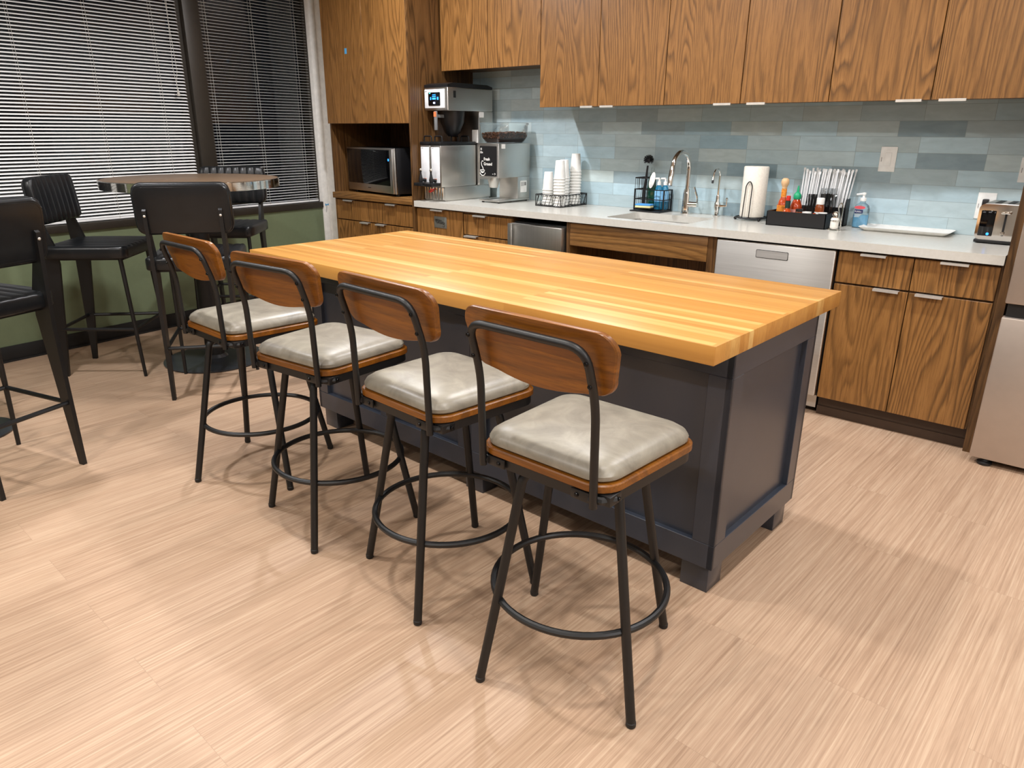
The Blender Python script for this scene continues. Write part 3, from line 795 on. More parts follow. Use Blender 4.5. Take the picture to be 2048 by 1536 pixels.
def round_table(label, loc, TR=.49, BR=.306):
    t = thing('round_table', label, 'table', loc, 0, 'round bar-height tables')
    MB().lathe([(BR-.006, 0), (BR, .004), (BR, .010), (BR-.026, .014), (.075, .022), (.058, .04)], seg=64).obj('base', M['base'], t)
    MB().lathe([(.056, .03), (.056, 1.04)], seg=32).obj('column', M['powder'], t)
    MB().lathe([(.16, 1.045), (.16, 1.06)], seg=32).obj('mounting_plate', M['powder'], t)
    MB().lathe([(TR-.008, 1.062), (TR-.004, 1.110), (TR-.008, 1.1115)], seg=96).obj('tabletop', M['laminate'], t)
    prof = [(TR-.0065, 1.062)]
    for k in range(9):
        z = 1.064+k*.005; prof += [(TR+.0015, z), (TR+.0015, z+.003), (TR-.0015, z+.0038), (TR-.0015, z+.0046)]
    prof += [(TR, 1.1105), (TR-.0055, 1.112)]
    MB().lathe(prof, seg=96, cap0=False, cap1=False).obj('edge_band', M['chrome'], t, sharp=60)
    return t
round_table('round bar table with brown top and ribbed chrome edge by the window', (-.78, -2.16, 0))
round_table('round black table base just showing at the left picture edge', (-.54, -3.56, 0), .30, .2)
# ------------------------------------------------------------------ microwave
ma = math.atan2(-.112, .72)
t = thing('microwave', 'stainless microwave with black window in the cupboard niche', 'microwave', (-1.445, -.52, .9125), ma)
W = .715
for x in (.05, W-.05):
    for y in (.05, .32): MB().lathe([(.016, 0), (.016, .018)], (x, y, 0), 12).obj('foot', M['black'], t)
MB().box(0, W, .016, .37, .018, .345, .004).obj('body', M['black'], t)
MB().box(0, W, 0, .016, .018, .345, .003).obj('door', M['steel'], t)
d = MB().box(.012, W-.055, -.003, .001, .075, .332, .002).obj('window', M['screen'], t)
MB().lathe([(.009, 0), (.009, .0015), (.007, .002)], seg=16).xf(Matrix.Translation((W-.085, -.003, .262)) @ Matrix.Rotation(PI/2, 4, 'X')).obj('indicator', M['screenblue'], d)
MB().box(W-.048, W-.006, -.02, -.001, .02, .343, .006).obj('handle', M['steel_v'], t)
MB().box(.31, .35, -.0015, .0, .045, .050).obj('badge', M['coal'], t)
# ------------------------------------------------------------------ coffee brewer, dispensers, grinder
ZC = .9008
t = thing('coffee_brewer', 'tall steel coffee brewer with blue touch screen on the counter', 'coffee machine')
MB().box(-.522, -.308, -.545, -.06, ZC+.006, 1.0, .004).box(-.515, -.315, -.535, -.07, ZC, ZC+.006).obj('base', M['steel'], t)
MB().box(-.522, -.29, -.20, -.05, 1.0005, 1.516, .004).obj('column', M['steel'], t)
MB().box(-.522, -.29, -.515, -.05, 1.516, 1.668, .006, seg=3).obj('head', M['steel'], t)
MB().prism([(-.515, 1.668), (-.515, 1.685), (-.46, 1.697), (-.11, 1.695), (-.055, 1.682), (-.055, 1.668)], -.522, -.29, 'x').obj('lid', M['black'], t)
d = MB().box(-.517, -.318, -.519, -.514, 1.532, 1.655, .002).obj('control_panel', M['panelwhite'], t)
e = MB().prism(rrect(-.476, -.360, 1.548, 1.635, .006), -.5225, -.519, 'y').obj('touch_screen', M['screen'], d)
k = MB()
for x0, x1, z0, z1 in ((-.433, -.402, 1.618, 1.622), (-.436, -.400, 1.606, 1.612), (-.436, -.400, 1.588, 1.600), (-.457, -.447, 1.586, 1.604), (-.388, -.374, 1.586, 1.604)): k.box(x0, x1, -.5228, -.5224, z0, z1)
k.obj('screen_icons', M['screenblue'], e)
MB().box(-.428, -.408, -.5228, -.5224, 1.560, 1.572).obj('screen_icons', M['screenwhite'], e)
MB().box(-.466, -.454, -.5228, -.5224, 1.626, 1.632).obj('screen_icons', M['screencyan'], e)
MB().tube([(-.511, -.5195, 1.636), (-.506, -.5195, 1.645), (-.502, -.5195, 1.638), (-.497, -.5195, 1.644), (-.492, -.5195, 1.646)], .0012, seg=5).obj('maker_mark', M['ink'], d)
MB().box(-.2905, -.2893, -.46, -.435, 1.60, 1.645).obj('side_slot', M['coal'], t)
MB().box(-.2905, -.2885, -.195, -.15, 1.475, 1.512).obj('sticker', M['paper'], t, 'white paper sticker on the brewer column')
MB().lathe([(.03, 1.345), (.055, 1.37), (.085, 1.44), (.092, 1.50), (.092, 1.5155)], (-.405, -.36, 0)).obj('brew_basket', M['black'], t)
d = MB().box(-.418, -.392, -.53, -.515, 1.385, 1.512, .005).box(-.412, -.398, -.52, -.44, 1.47, 1.49).obj('basket_handle', M['grey'], t)
MB().box(-.4175, -.3925, -.5315, -.5295, 1.475, 1.508).obj('sticker', M['label_o'], d, 'orange label on the basket handle')
MB().box(-.36, -.30, -.201, -.2005, 1.30, 1.39).obj('notice', M['paper'], t, 'white notice on the column')
for xo, lb in ((-.520, 'left steel coffee dispenser with white front, next to the oak panel'), (-.414, 'right steel coffee dispenser with white front and broad steel side')):
    s = thing('coffee_dispenser', lb, 'coffee dispenser', (xo, -.575, 1.0005), 0, 'steel coffee dispensers on the brewer')
    wd = .103
    MB().box(0, wd, .0, .36, 0, .285, .006).obj('body', M['steel_v'], s)
    MB().box(.008, wd-.012, -.003, .001, .03, .272, .002).obj('front_panel', M['panelwhite'], s)
    MB().tube([(.018, -.0035, .262), (.022, -.0035, .268), (.028, -.0035, .262), (.034, -.0035, .266)], .001, seg=5).obj('maker_mark', M['ink'], s)
    MB().box(.03, .06, -.0036, -.002, .052, .058).obj('warning_sticker', M['label_o'], s)
    MB().box(-.001, wd+.001, -.004, .364, .285, .308, .006).obj('lid', M['black'], s)
    for hy in (.03, .30): MB().tube(fillet([(.015, hy, .305), (.015, hy, .345), (.088, hy, .345), (.088, hy, .305)], .012), .005, seg=8).obj('carry_handle', M['black'], s)
    MB().box(.012, wd-.012, -.085, .0, .008, .03, .003).obj('faucet_guard', M['black'], s)
    f = MB().tube([(.05, -.005, .045), (.05, -.045, .05)], .011, seg=12).lathe([(.012, .03), (.015, .05), (.010, .075), (.006, .10), (.009, .112), (.009, .122), (.004, .126)], (.05, -.05, 0), 16).obj('faucet', M['black'], s)
    MB().lathe([(.010, .112), (.0115, .12), (.008, .128), (.002, .130)], (.05, -.05, 0), 16).obj('lever', M['chrome'], f)
# chrome bars standing in for base-front reflections, and red seal below the faucets
b = MB()
for x in (-.505, -.478, -.45, -.42, -.388, -.356, -.328): b.tube([(x, -.5475, ZC+.012), (x, -.5475, .995)], .009, seg=10)
b.obj('reflection_bars', M['chrome'], t)
MB().tube([( -.43+.022*math.cos(a*PI/6), -.566, .972+.007*math.sin(a*PI/6)+.008*math.cos(a*PI/6)) for a in range(12)], .004, closed=True, seg=6).tube([(-.41, -.566, .978), (-.385, -.566, .99)], .005, seg=6).obj('red_tag', M['red'], t, 'red plastic tag')
# grinder
t = thing('coffee_grinder', 'steel coffee grinder with black Fresh Ground sign and clear hopper', 'coffee grinder')
gx0, gx1 = -.119, .070
MB().box(gx0, gx1, -.392, -.05, .910, .922, .002).obj('base', M['steel'], t)
for x in (gx0+.02, gx1-.02):
    for y in (-.37, -.07): MB().lathe([(.009, ZC), (.009, .911)], (x, y, 0), 10).obj('foot', M['black'], t)
MB().box(gx0+.012, gx1-.002, -.185, -.05, .922, 1.073, .003).obj('column', M['steel'], t)
MB().box(gx0, gx1, -.392, -.05, 1.073, 1.302, .003).obj('body', M['steel'], t)
MB().lathe([(.03, 1.0), (.04, 1.04), (.045, 1.073)], (-.06, -.30, 0)).obj('chute', M['steel_v'], t)
MB().box(gx0+.005, gx0+.12, -.40, -.392, 1.062, 1.071).obj('bag_ledge', M['steel'], t)
sg = MB().prism(rrect(gx0+.013, gx1-.018, 1.084, 1.284, .005), -.3945, -.3915, 'y').obj('sign', M['black'], t)
def text(s, size, x, z, y, mat, parent, name='lettering', rot=(PI/2, 0, 0), sx=1.0, bold=.0):
    cu = bpy.data.curves.new(name, 'FONT'); cu.body = s; cu.size = size; cu.extrude = .0003; cu.offset = bold; cu.fill_mode = 'BOTH'
    o = bpy.data.objects.new(name, cu); col.objects.link(o); o.location = (x, y, z); o.rotation_euler = rot; o.scale = (sx, 1, 1)
    bpy.context.view_layer.update()
    me = bpy.data.meshes.new_from_object(o.evaluated_get(bpy.context.evaluated_depsgraph_get()))
    me.materials.clear(); me.materials.append(mat); me.name = name
    n_ = bpy.data.objects.new(name, me); col.objects.link(n_); n_.location = o.location; n_.rotation_euler = rot; n_.scale = (sx, 1, 1)
    bpy.data.objects.remove(o); bpy.data.curves.remove(cu)
    if parent: n_.parent = parent
    return n_
text('Fresh', .028, -.068, 1.188, -.3952, M['paper'], sg, bold=.0006, sx=.92)
text('Ground', .028, -.068, 1.156, -.3952, M['paper'], sg, bold=.0006, sx=.88)
text('On', .019, -.101, 1.236, -.3952, M['paper'], sg, bold=.0006)
lg = MB()
lg.tube([(-.072, -.3954, 1.180), (-.082, -.3954, 1.186), (-.090, -.3954, 1.174), (-.087, -.3954, 1.155), (-.075, -.3954, 1.138), (-.073, -.3954, 1.124)], .0024, seg=6)
lg.tube(arc((-.080, 1.124), .019, 180, 360, 12, 'xz', -.3954), .0026, seg=6).tube([(-.099, -.3954, 1.124), (-.061, -.3954, 1.124)], .0026, seg=6)
lg.tube(arc((-.078, 1.112), .026, 195, 345, 12, 'xz', -.3954), .0026, seg=6)
lg.tube(arc((-.078, 1.118), .008, 180, 360, 8, 'xz', -.3954), .002, seg=6)
for i in range(3):
    lg.box(-.098, -.084, -.3956, -.3950, 1.258+i*.005, 1.2605+i*.005)
lg.tube(arc((.034, 1.099), .005, 250, 470, 8, 'xz', -.3954), .0015, seg=5).box(.012, .022, -.3956, -.395, 1.097, 1.1)
lg.obj('emblem', M['paper'], sg, 'white coffee cup emblem with rising steam')
MB().box(gx1, gx1+.0012, -.365, -.325, 1.268, 1.298).obj('sticker', M['paper'], t)
e = MB().box(gx1-.002, gx1-.0006, -.155, -.085, .965, 1.045).obj('sticker', M['paper'], t, 'white printed label low on the grinder')
k = MB()
for i in range(5): k.box(gx1-.0006, gx1-.0002, -.150, -.112+.004*(i % 2), 1.034-i*.006, 1.036-i*.006)
for i in range(5): k.box(gx1-.0006, gx1-.0002, -.108+i*.0035, -.106+i*.0035, 1.012, 1.036)
k.obj('print', M['ink'], e)
b = MB(); hx0, hx1, hy0, hy1 = gx0+.006, gx1-.006, -.385, -.06
R = []
for g, z in ((.03, 1.303), (.022, 1.312), (.004, 1.345), (0, 1.425)):
    R.append(ring3(rrect(hx0+g, hx1-g, hy0+g, hy1-g, .014, 4), z))
b.rings(R, cap0=True, cap1=False)
h = b.obj('hopper', M['clear'], t)
MB().rings([ring3(rrect(hx0-.004, hx1+.004, hy0-.004, hy1+.004, .014, 4), z) for z in (1.4255, 1.437)]+[ring3(rrect(hx0+.02, hx1-.02, hy0+.02, hy1-.02, .014, 4), 1.441)], cap0=False).obj('hopper_lid', M['clear'], h)
b = MB(); rnd = random.Random(3)
def btop(x, y): return 1.366+.010*math.sin((y+.4)*9)+.006*math.sin(x*40)
R = [ring3(rrect(hx0+.033, hx1-.033, hy0+.033, hy1-.033, .012, 4), 1.3075), ring3(rrect(hx0+.012, hx1-.012, hy0+.012, hy1-.012, .012, 4), 1.335)]
R += [[Vector((p[0], p[1], btop(p[0], p[1])-.006)) for p in rrect(hx0+g, hx1-g, hy0+g, hy1-g, .012, 4)] for g in (.011, .04, .07)]
b.rings(R, mi=1)
for i in range(420):
    x = rnd.uniform(hx0+.012, hx1-.012); y = rnd.uniform(hy0+.012, hy1-.012); z = btop(x, y)-.004
    if i > 260:
        if rnd.random() < .5: y = hy0+.0125+rnd.uniform(0, .003)
        else: x = hx1-.0125-rnd.uniform(0, .003)
        z = rnd.uniform(1.338, btop(x, y)-.004)
    Mx = Matrix.Translation((x, y, z)) @ Matrix.Rotation(rnd.uniform(0, 6.3), 4, 'Z') @ Matrix.Rotation(rnd.uniform(-1, 1), 4, 'X')
    r = bmesh.ops.create_icosphere(b.bm, subdivisions=1, radius=1, matrix=Mx @ Matrix.Diagonal((.0075, .0052, .0042, 1)))
tag(b.obj('coffee_beans', [M['bean'], M['beandark']]), 'roasted coffee beans inside the clear hopper', 'coffee beans', None, 'stuff')
# ------------------------------------------------------------------ cup basket with upturned paper cups
bx0, bx1, by0, by1 = .345, .558, -.322, -.022
t = thing('cup_basket', 'black scrollwork wire basket holding paper cups', 'basket')
b = MB(); zb0, zb1 = ZC+.003, .978
for z in (zb0, zb1): b.tube([(bx0, by0, z), (bx1, by0, z), (bx1, by1, z), (bx0, by1, z)], .003, closed=True, seg=6)
for x, y in ((bx0, by0), (bx1, by0), (bx1, by1), (bx0, by1)): b.tube([(x, y, ZC), (x, y, zb1+.002)], .003, seg=6)
b.obj('frame', M['powder'], t)
b = MB()
def scroll(f, L):
    n = max(2, round(L/.036))
    for i in range(n):
        c = (i+.5)*L/n; h_ = zb1-zb0; zc = (zb0+zb1)/2; w_ = L/n*.42
        P = []
        for k in range(25):
            a = k/24; th = -1.3*PI+2.6*PI*a
            sgn = -1 if a < .5 else 1
            rr = abs(a-.5)*2
            P.append(f(c+w_*(math.sin(th)*(.35+.4*rr)), zc+sgn*h_*.45*(math.sin(rr*PI*.72))))
        b.tube(P, .0016, seg=5)
        b.tube([f(c-w_, zb0), f(c+w_, zb1)], .0014, seg=5)
scroll(lambda s, z: (bx0+s, by0, z), bx1-bx0); scroll(lambda s, z: (bx0+s, by1, z), bx1-bx0)
scroll(lambda s, z: (bx0, by0+s, z), by1-by0); scroll(lambda s, z: (bx1, by0+s, z), by1-by0)
b.obj('scrollwork', M['powder'], t)
b = MB()
for i in range(6): y = by0+(by1-by0)*(i+.5)/6; b.tube([(bx0, y, zb0), (bx1, y, zb0)], .0015, seg=5)
b.obj('base_wires', M['powder'], t)
prof = [(.0405, 0), (.0415, .0015), (.0415, .005), (.0395, .007), (.0385, .008), (.0290, .118), (.0275, .120), (.024, .117), (.0, .1165)]
cup0 = MB().lathe(prof[:-1]+[(.002, .1165)], seg=28, cap0=False).obj('paper_cup', M['paper'])
first = True
cz0 = ZC+.005
stk = [((.510, -.276), 10, 'front stack'), ((.490, -.068), 12, 'tall back stack'), ((.392, -.245), 6, 'short left stack'), ((.462, -.165), 10, 'middle stack')]
sl = {'front stack': 'paper cup in the front stack of the wire basket, below its top cup', 'tall back stack': 'paper cup in the tallest stack nearest the wall, below its top cup',
      'short left stack': 'paper cup in the shortest stack at the left, below its top cup', 'middle stack': 'paper cup in the half-hidden middle stack, below its top cup'}
tl = {'front stack': 'top upside-down paper cup of the front stack in the wire basket', 'tall back stack': 'top upside-down paper cup of the tallest stack nearest the wall',
      'short left stack': 'top upside-down paper cup of the shortest left stack', 'middle stack': 'top upside-down paper cup of the half-hidden middle stack'}
for (x, y), n, nm in stk:
    for i in range(n):
        if first: c = cup0; first = False
        else: c = cup0.copy(); col.objects.link(c)
        c.location = (x+random.uniform(-.0006, .0006), y, cz0+.0195*i)
        c['category'] = 'paper cup'
        if i == n-1: c['label'] = tl[nm]; c['group'] = 'top cups of the stacks'
        else: c['label'] = sl[nm]; c['group'] = 'paper cups in the '+nm
# ------------------------------------------------------------------ faucet, drinking tap
t = thing('faucet', 'large chrome gooseneck faucet behind the sink', 'faucet', (1.352, -.085, ZC))
MB().lathe([(.030, 0), (.030, .006), (.025, .012), (.024, .12), (.0215, .13), (.020, .15)], seg=24).obj('base', M['chrome'], t)
P = [(0, 0, .13), (0, 0, .265)]+arc((-.105, .265), .105, 0, 165, 18, 'yz')
e_ = P[-1]
MB().tube(P, [.0145]*len(P), seg=14).obj('spout', M['chrome'], t)
MB().tube([e_, (0, e_[1]-.012, e_[2]-.045), (0, e_[1]-.024, e_[2]-.11)], [.0155, .0175, .016], seg=14).obj('spray_head', M['chrome'], t)
h = MB().tube([(.015, 0, .06), (.075, 0, .062)], [.019, .017], seg=14).obj('handle', M['chrome'], t)
MB().tube(fillet([(.07, 0, .065), (.075, -.005, .10), (.05, -.01, .165)], .03), [.006]*9, seg=8).obj('lever', M['chrome'], h)
t = thing('drinking_tap', 'small chrome filtered-water tap right of the big faucet', 'tap', (1.553, -.075, ZC))
MB().lathe([(.022, 0), (.022, .006), (.014, .012), (.013, .03), (.019, .055), (.019, .075), (.012, .09), (.012, .12), (.009, .125)], seg=20).obj('base', M['chrome'], t)
P = [(0, 0, .12), (-.0, -.0, .235)]+arc((-.042, .235), .042, 0, 165, 14, 'yz'); e_ = P[-1]
MB().tube(P+[(0, e_[1]-.008, e_[2]-.03)], .0058, seg=10).obj('spout', M['chrome'], t)
MB().tube([(0, e_[1]-.008, e_[2]-.03), (0, e_[1]-.012, e_[2]-.048)], .0065, seg=10).obj('tip', M['black'], t)
MB().tube([(.012, 0, .062), (.055, 0, .064)], [.009, .006], seg=10).lathe([(.004, .06), (.007, .07), (.004, .085), (.006, .1), (.008, .108), (.003, .113)], (.058, 0, 0), 12).obj('lever', M['chrome'], t)
# ------------------------------------------------------------------ wire sink caddy and its contents
kx0, kx1, ky0, ky1 = 1.005, 1.215, -.125, -.025
t = thing('sink_caddy', 'black wire sink caddy holding bottles, brush and sponge', 'caddy')
b = MB()
def rect(x0, x1, y0, y1, z, r=.003): b.tube([(x0, y0, z), (x1, y0, z), (x1, y1, z), (x0, y1, z)], r, closed=True, seg=6)
for z in (ZC+.012, ZC+.075, ZC+.135): rect(kx0, kx1, ky0, ky1, z)
rect(kx0, kx0+.075, ky0, ky1, ZC+.205, .004)
for x, y in ((kx0, ky0), (kx1, ky0), (kx1, ky1), (kx0, ky1)): b.box(x-.004, x+.004, y-.004, y+.004, ZC, ZC+.138)
for i in range(9):
    x = kx0+(kx1-kx0)*i/8; b.tube([(x, ky1, ZC+.012), (x, ky1, ZC+.135)], .0015, seg=5)
    if i not in (1, 2, 3, 4, 5): b.tube([(x, ky0, ZC+.012), (x, ky0, ZC+.135)], .0015, seg=5)
    b.tube([(x, ky0, ZC+.012), (x, ky1, ZC+.012)], .0015, seg=5)
for i in range(5):
    y = ky0+(ky1-ky0)*i/4
    for x in (kx0, kx1, kx0+.075): b.tube([(x, y, ZC+.012), (x, y, ZC+.135 if x > kx0+.01 and x < kx1-.01 or x == kx1 else ZC+.205)], .0015, seg=5)
for i in range(4):
    x = kx0+.075*i/3
    for y in (ky0, ky1): b.tube([(x, y, ZC+.135), (x, y, ZC+.205)], .0016, seg=5)
b.box(kx0+.035, kx0+.15, ky0-.045, ky0, ZC+.022, ZC+.026)
b.obj('frame', M['powder'], t)
MB().box(kx0-.004, kx1+.004, ky0-.05, ky1+.002, ZC+.0005, ZC+.008, .002).obj('drip_tray', M['black'], t)
s = thing('sponge', 'two-tone blue and yellow sponge on the wire caddy', 'sponge', (1.095, -.152, ZC+.0265), math.radians(8))
MB().box(-.052, .052, -.03, .03, .013, .023, .003).obj('scrub_layer', M['sponge_b'], s); MB().box(-.052, .052, -.03, .03, 0, .0129, .004).obj('foam_layer', M['sponge_y'], s)
s = thing('dish_brush', 'black dish brush standing head up in the wire caddy', 'brush', (1.045, -.075, ZC+.014))
MB().tube([(0, 0, 0), (.0, 0, .12), (.012, 0, .265)], [.008, .009, .006], seg=10).obj('handle', M['black'], s)
b = MB(); rnd = random.Random(5)
c0 = Vector((.016, 0, .30))
for i in range(150):
    a = rnd.uniform(0, 2*PI); zc = rnd.uniform(-.7, 1); q = math.sqrt(1-zc*zc); d_ = Vector((q*math.cos(a), q*math.sin(a), zc))
    b.tube([c0+d_*.008, c0+d_*.033], .0013, seg=4)
b.lathe([(.005, -.02), (.014, -.008), (.014, .008), (.004, .016)], c0, 12)
b.obj('bristles', M['black'], s)
def bottle(name, label, loc, prof, mat, cat, label_band=None, lmat=None, sx=1, sy=1, group=None):
    s = thing(name, label, cat, loc, 0, group)
    MB().lathe(prof, seg=24, sx=sx, sy=sy).obj('body', mat, s)
    if label_band:
        z0, z1, r = label_band
        MB().lathe([(r, z0), (r, z1)], seg=24, sx=sx, sy=sy, cap0=False, cap1=False).obj('paper_label', lmat, s)
    return s
s = bottle('soap_bottle', 'dark green dish soap bottle with oval white label', (1.090, -.065, ZC+.014), [(.028, 0), (.031, .01), (.031, .13), (.026, .175), (.013, .215)], M['greensoap'], 'soap bottle', sx=1.0, sy=.65)
ov = [(.014+.019*math.cos(a)+.010*math.sin(a), .178+.050*math.sin(a)) for a in [2*PI*k/24 for k in range(24)]]
MB().rings([[Vector((x, y, z)) for x, z in ov] for y in (-.0235, -.026)]).obj('paper_label', M['whiteplastic'], s, 'oval white label')
MB().lathe([(.012, .215), (.012, .245), (.008, .26)], seg=16).obj('cap', M['clear'], s)
for i, (x, y, lb) in enumerate(((1.150, -.078, 'front blue hand soap bottle in the wire caddy, left of its twin'), (1.183, -.058, 'rear blue hand soap bottle at the right end of the wire caddy'))):
    s = bottle('soap_bottle', lb, (x, y, ZC+.014), [(.024, 0), (.027, .008), (.027, .10), (.022, .135), (.012, .15)], M['bluesoap'], 'soap bottle', (.05, .115, .0275), M['bluelabel'], sx=1.0, sy=.7, group='blue soap bottles in the caddy')
    MB().lathe([(.012, .15), (.012, .17), (.006, .172), (.006, .19)], seg=16).tube([(.0, 0, .19), (-.03, -.005, .188)], .006, seg=8).obj('pump', M['whiteplastic'], s)
# ------------------------------------------------------------------ paper towel
t = thing('paper_towel_holder', 'black wire paper towel holder on the counter', 'holder', (1.79, -.115, ZC))
b = MB()
b.tube([(.088*math.cos(2*PI*k/40), .088*math.sin(2*PI*k/40), .016) for k in range(40)], .004, closed=True, seg=8).tube([(-.088, 0, .016), (.088, 0, .016)], .003, seg=6).tube([(0, -.088, .016), (0, .088, .016)], .003, seg=6)
b.obj('base_ring', M['powder'], t)
for k in range(3):
    a = math.radians(200+k*120); MB().lathe([(.002, 0), (.008, .004), (.009, .009), (.007, .015), (.003, .017)], (.09*math.cos(a), .09*math.sin(a), 0), 14).obj('foot', M['powder'], t)
MB().tube([(0, 0, .016), (0, 0, .285)], .004, seg=8).obj('spindle', M['powder'], t)
MB().tube(fillet([(-.022, -.086, .016), (-.018, -.078, .20), (.0, -.076, .225), (.018, -.078, .20), (.018, -.086, .016)], .03), .003, seg=8).obj('arm', M['powder'], t)
s = thing('paper_towel_roll', 'cream paper towel roll on the wire holder', 'paper towel', (1.79, -.115, ZC+.021))
MB().lathe([(.02, 0), (.067, .0), (.069, .004), (.069, .274), (.066, .279), (.02, .279), (.02, 0)], seg=40, cap0=False, cap1=False).obj('roll', basic('paper towel', '#e9e3d6', .9, bump=.3, nscale=120), s)
MB().prism([(-.066, .0), (-.0695, -.001), (-.045, -.0555), (-.043, -.053)], .004, .276, 'z').obj('loose_sheet', M['paper'], s)
# ------------------------------------------------------------------ condiment box
t = thing('condiment_box', 'black box holding condiments, straws and plastic cutlery', 'box')
cx0, cx1, cy0, cy1 = 1.945, 2.262, -.285, -.075
b = MB()
b.box(cx0, cx1, cy0, cy1, ZC, ZC+.004).box(cx0, cx1, cy0, cy0+.004, ZC, .978).box(cx0, cx0+.004, cy0, cy1, ZC, .978).box(cx1-.004, cx1, cy0, cy1, ZC, .978).box(cx0, cx1, cy1-.004, cy1, ZC, .978)
b.obj('tray', M['black'], t)
b = MB(); qx0, qx1, qy0, qy1 = 2.015, 2.292, -.0745, -.008
b.box(qx0, qx1, qy0, qy1, ZC, ZC+.004).box(qx0, qx1, qy0, qy0+.003, ZC, 1.0).box(qx0, qx0+.003, qy0, qy1, ZC, 1.03).box(qx1-.003, qx1, qy0, qy1, ZC, 1.045).box(qx0, qx1, qy1-.003, qy1, ZC, 1.045)
b.obj('straw_bin', M['black'], t)
zc = ZC+.0045
s = bottle('hot_sauce_bottle', 'tall hot sauce bottle with round wooden cap', (1.985, -.175, zc), [(.026, 0), (.029, .006), (.029, .085), (.022, .12), (.0135, .14), (.013, .175)], M['sauce'], 'sauce bottle', (.012, .098, .0293), M['orange'])
MB().lathe([(.0142, .142), (.0142, .185)], seg=20, cap0=False, cap1=False).obj('neck_label', M['orange'], s)
MB().lathe([(.0135, .186), (.0135, .195), (.016, .200), (.0205, .212), (.0215, .222), (.019, .234), (.012, .241), (.003, .2425)], seg=24).obj('cap', M['wood_ball'], s)
s = bottle('sriracha_bottle', 'red chilli sauce bottle with green pointed cap', (2.068, -.195, zc), [(.028, 0), (.031, .006), (.031, .09), (.029, .105), (.020, .128), (.016, .135)], M['sauce2'], 'sauce bottle')
MB().lathe([(.0313, .062), (.0313, .083)], seg=24, cap0=False, cap1=False).lathe([(.0313, .064), (.0313, .068)], seg=24, cap0=False, cap1=False).obj('text_band', M['pinklabel'], s)
MB().tube([(.018*math.cos(a), -.0316-.0, .04+.018*math.sin(a)) for a in [2*PI*k/20 for k in range(14)]], .0032, seg=6).lathe([(.007, 0), (.006, .002)], seg=12).obj('round_emblem', M['pinklabel'], s)
MB().lathe([(.0185, .136), (.0205, .140), (.0205, .158), (.014, .168), (.0075, .174), (.006, .190), (.003, .206), (.001, .2075)], seg=24).obj('cap', M['capgreen'], s)
s = bottle('pepper_sauce_bottle', 'small pepper sauce bottle with red cap and dark neck label', (2.040, -.247, zc), [(.024, 0), (.0265, .005), (.0265, .058), (.02, .075), (.0115, .088), (.0105, .12)], M['sauce'], 'sauce bottle', (.090, .128, .0135), M['darkgreen'])
MB().lathe([(.0105, .129), (.0115, .131), (.0115, .152), (.009, .155)], seg=18).obj('cap', M['red'], s)
MB().rings([[Vector((0+q*(.018), -.0268+.000*q, .018+h_)) for q, h_ in ((-1, 0), (0, -.018), (1, 0), (0, .018))], [Vector((q*.018, -.0280, .018+h_)) for q, h_ in ((-1, 0), (0, -.018), (1, 0), (0, .018))]]).obj('paper_label', M['paper'], s, 'white diamond label')
s = bottle('sauce_jar', 'dark squat jar with cream label beside the red sauce', (2.108, -.252, zc), [(.022, 0), (.024, .004), (.024, .06), (.020, .072), (.018, .076)], M['brownglass'], 'jar', (.012, .046, .0242), M['cream'])
MB().lathe([(.019, .0765), (.019, .088), (.017, .09)], seg=20).obj('cap', M['black'], s)
s = thing('white_cup', 'small white cup in the front of the condiment box', 'cup', (2.150, -.254, zc))
MB().lathe([(.021, 0), (.0235, .05), (.0235, .078), (.0215, .078), (.02, .004)], seg=24, cap1=True).obj('body', M['whiteplastic'], s)
s = bottle('spice_bottle', 'brown seasoning bottle with large white cap', (2.200, -.212, zc), [(.021, 0), (.0235, .005), (.0235, .10), (.02, .112), (.018, .117)], M['brownglass'], 'spice bottle', (.055, .078, .0238), M['paper'])
MB().lathe([(.0195, .1175), (.0205, .12), (.0205, .148), (.018, .151)], seg=24).obj('cap', M['whiteplastic'], s)
s = bottle('pepper_sauce_bottle', 'tiny pepper sauce bottle with red and green label by the box corner', (2.193, -.266, zc), [(.013, 0), (.0145, .004), (.0145, .05), (.008, .062), (.0075, .075)], M['sauce'], 'sauce bottle', (.008, .048, .0147), M['redlabel'])
MB().lathe([(.0149, .046), (.0149, .062), (.009, .07)], seg=18, cap0=False).obj('cap', M['capgreen'], s)
s = bottle('lidded_cup', 'black lidded dip cup with white rim at the right of the box', (2.229, -.243, zc), [(.018, 0), (.021, .055), (.021, .074)], M['black'], 'cup')
MB().lathe([(.0235, .0745), (.0235, .0775), (.02, .079)], seg=24).obj('lid', M['whiteplastic'], s)
# glass jar of stirrers
s = thing('glass_jar', 'clear glass jar packed with black coffee stirrers', 'jar', (2.135, -.165, zc))
MB().lathe([(.036, 0), (.040, .006), (.042, .06), (.034, .085), (.034, .10)], seg=28, cap1=False).obj('body', M['clear'], s)
rnd = random.Random(11)
st0 = MB().box(-.0018, .0018, -.0006, .0006, 0, .16).obj('coffee_stirrer', M['black'])
for i in range(26):
    o = st0 if i == 0 else st0.copy()
    if i: col.objects.link(o)
    a = rnd.uniform(0, 2*PI); r = .027*math.sqrt(rnd.random())
    o.location = (2.135+r*math.cos(a)*.75, -.165+r*math.sin(a)*.75, zc+.0045)
    o.rotation_euler = (rnd.uniform(-.1, .1), rnd.uniform(-.12, .12), rnd.uniform(0, 3))
    tag(o, 'thin black coffee stirrer standing in the clear glass jar', 'stirrer', 'black stirrers in the glass jar')
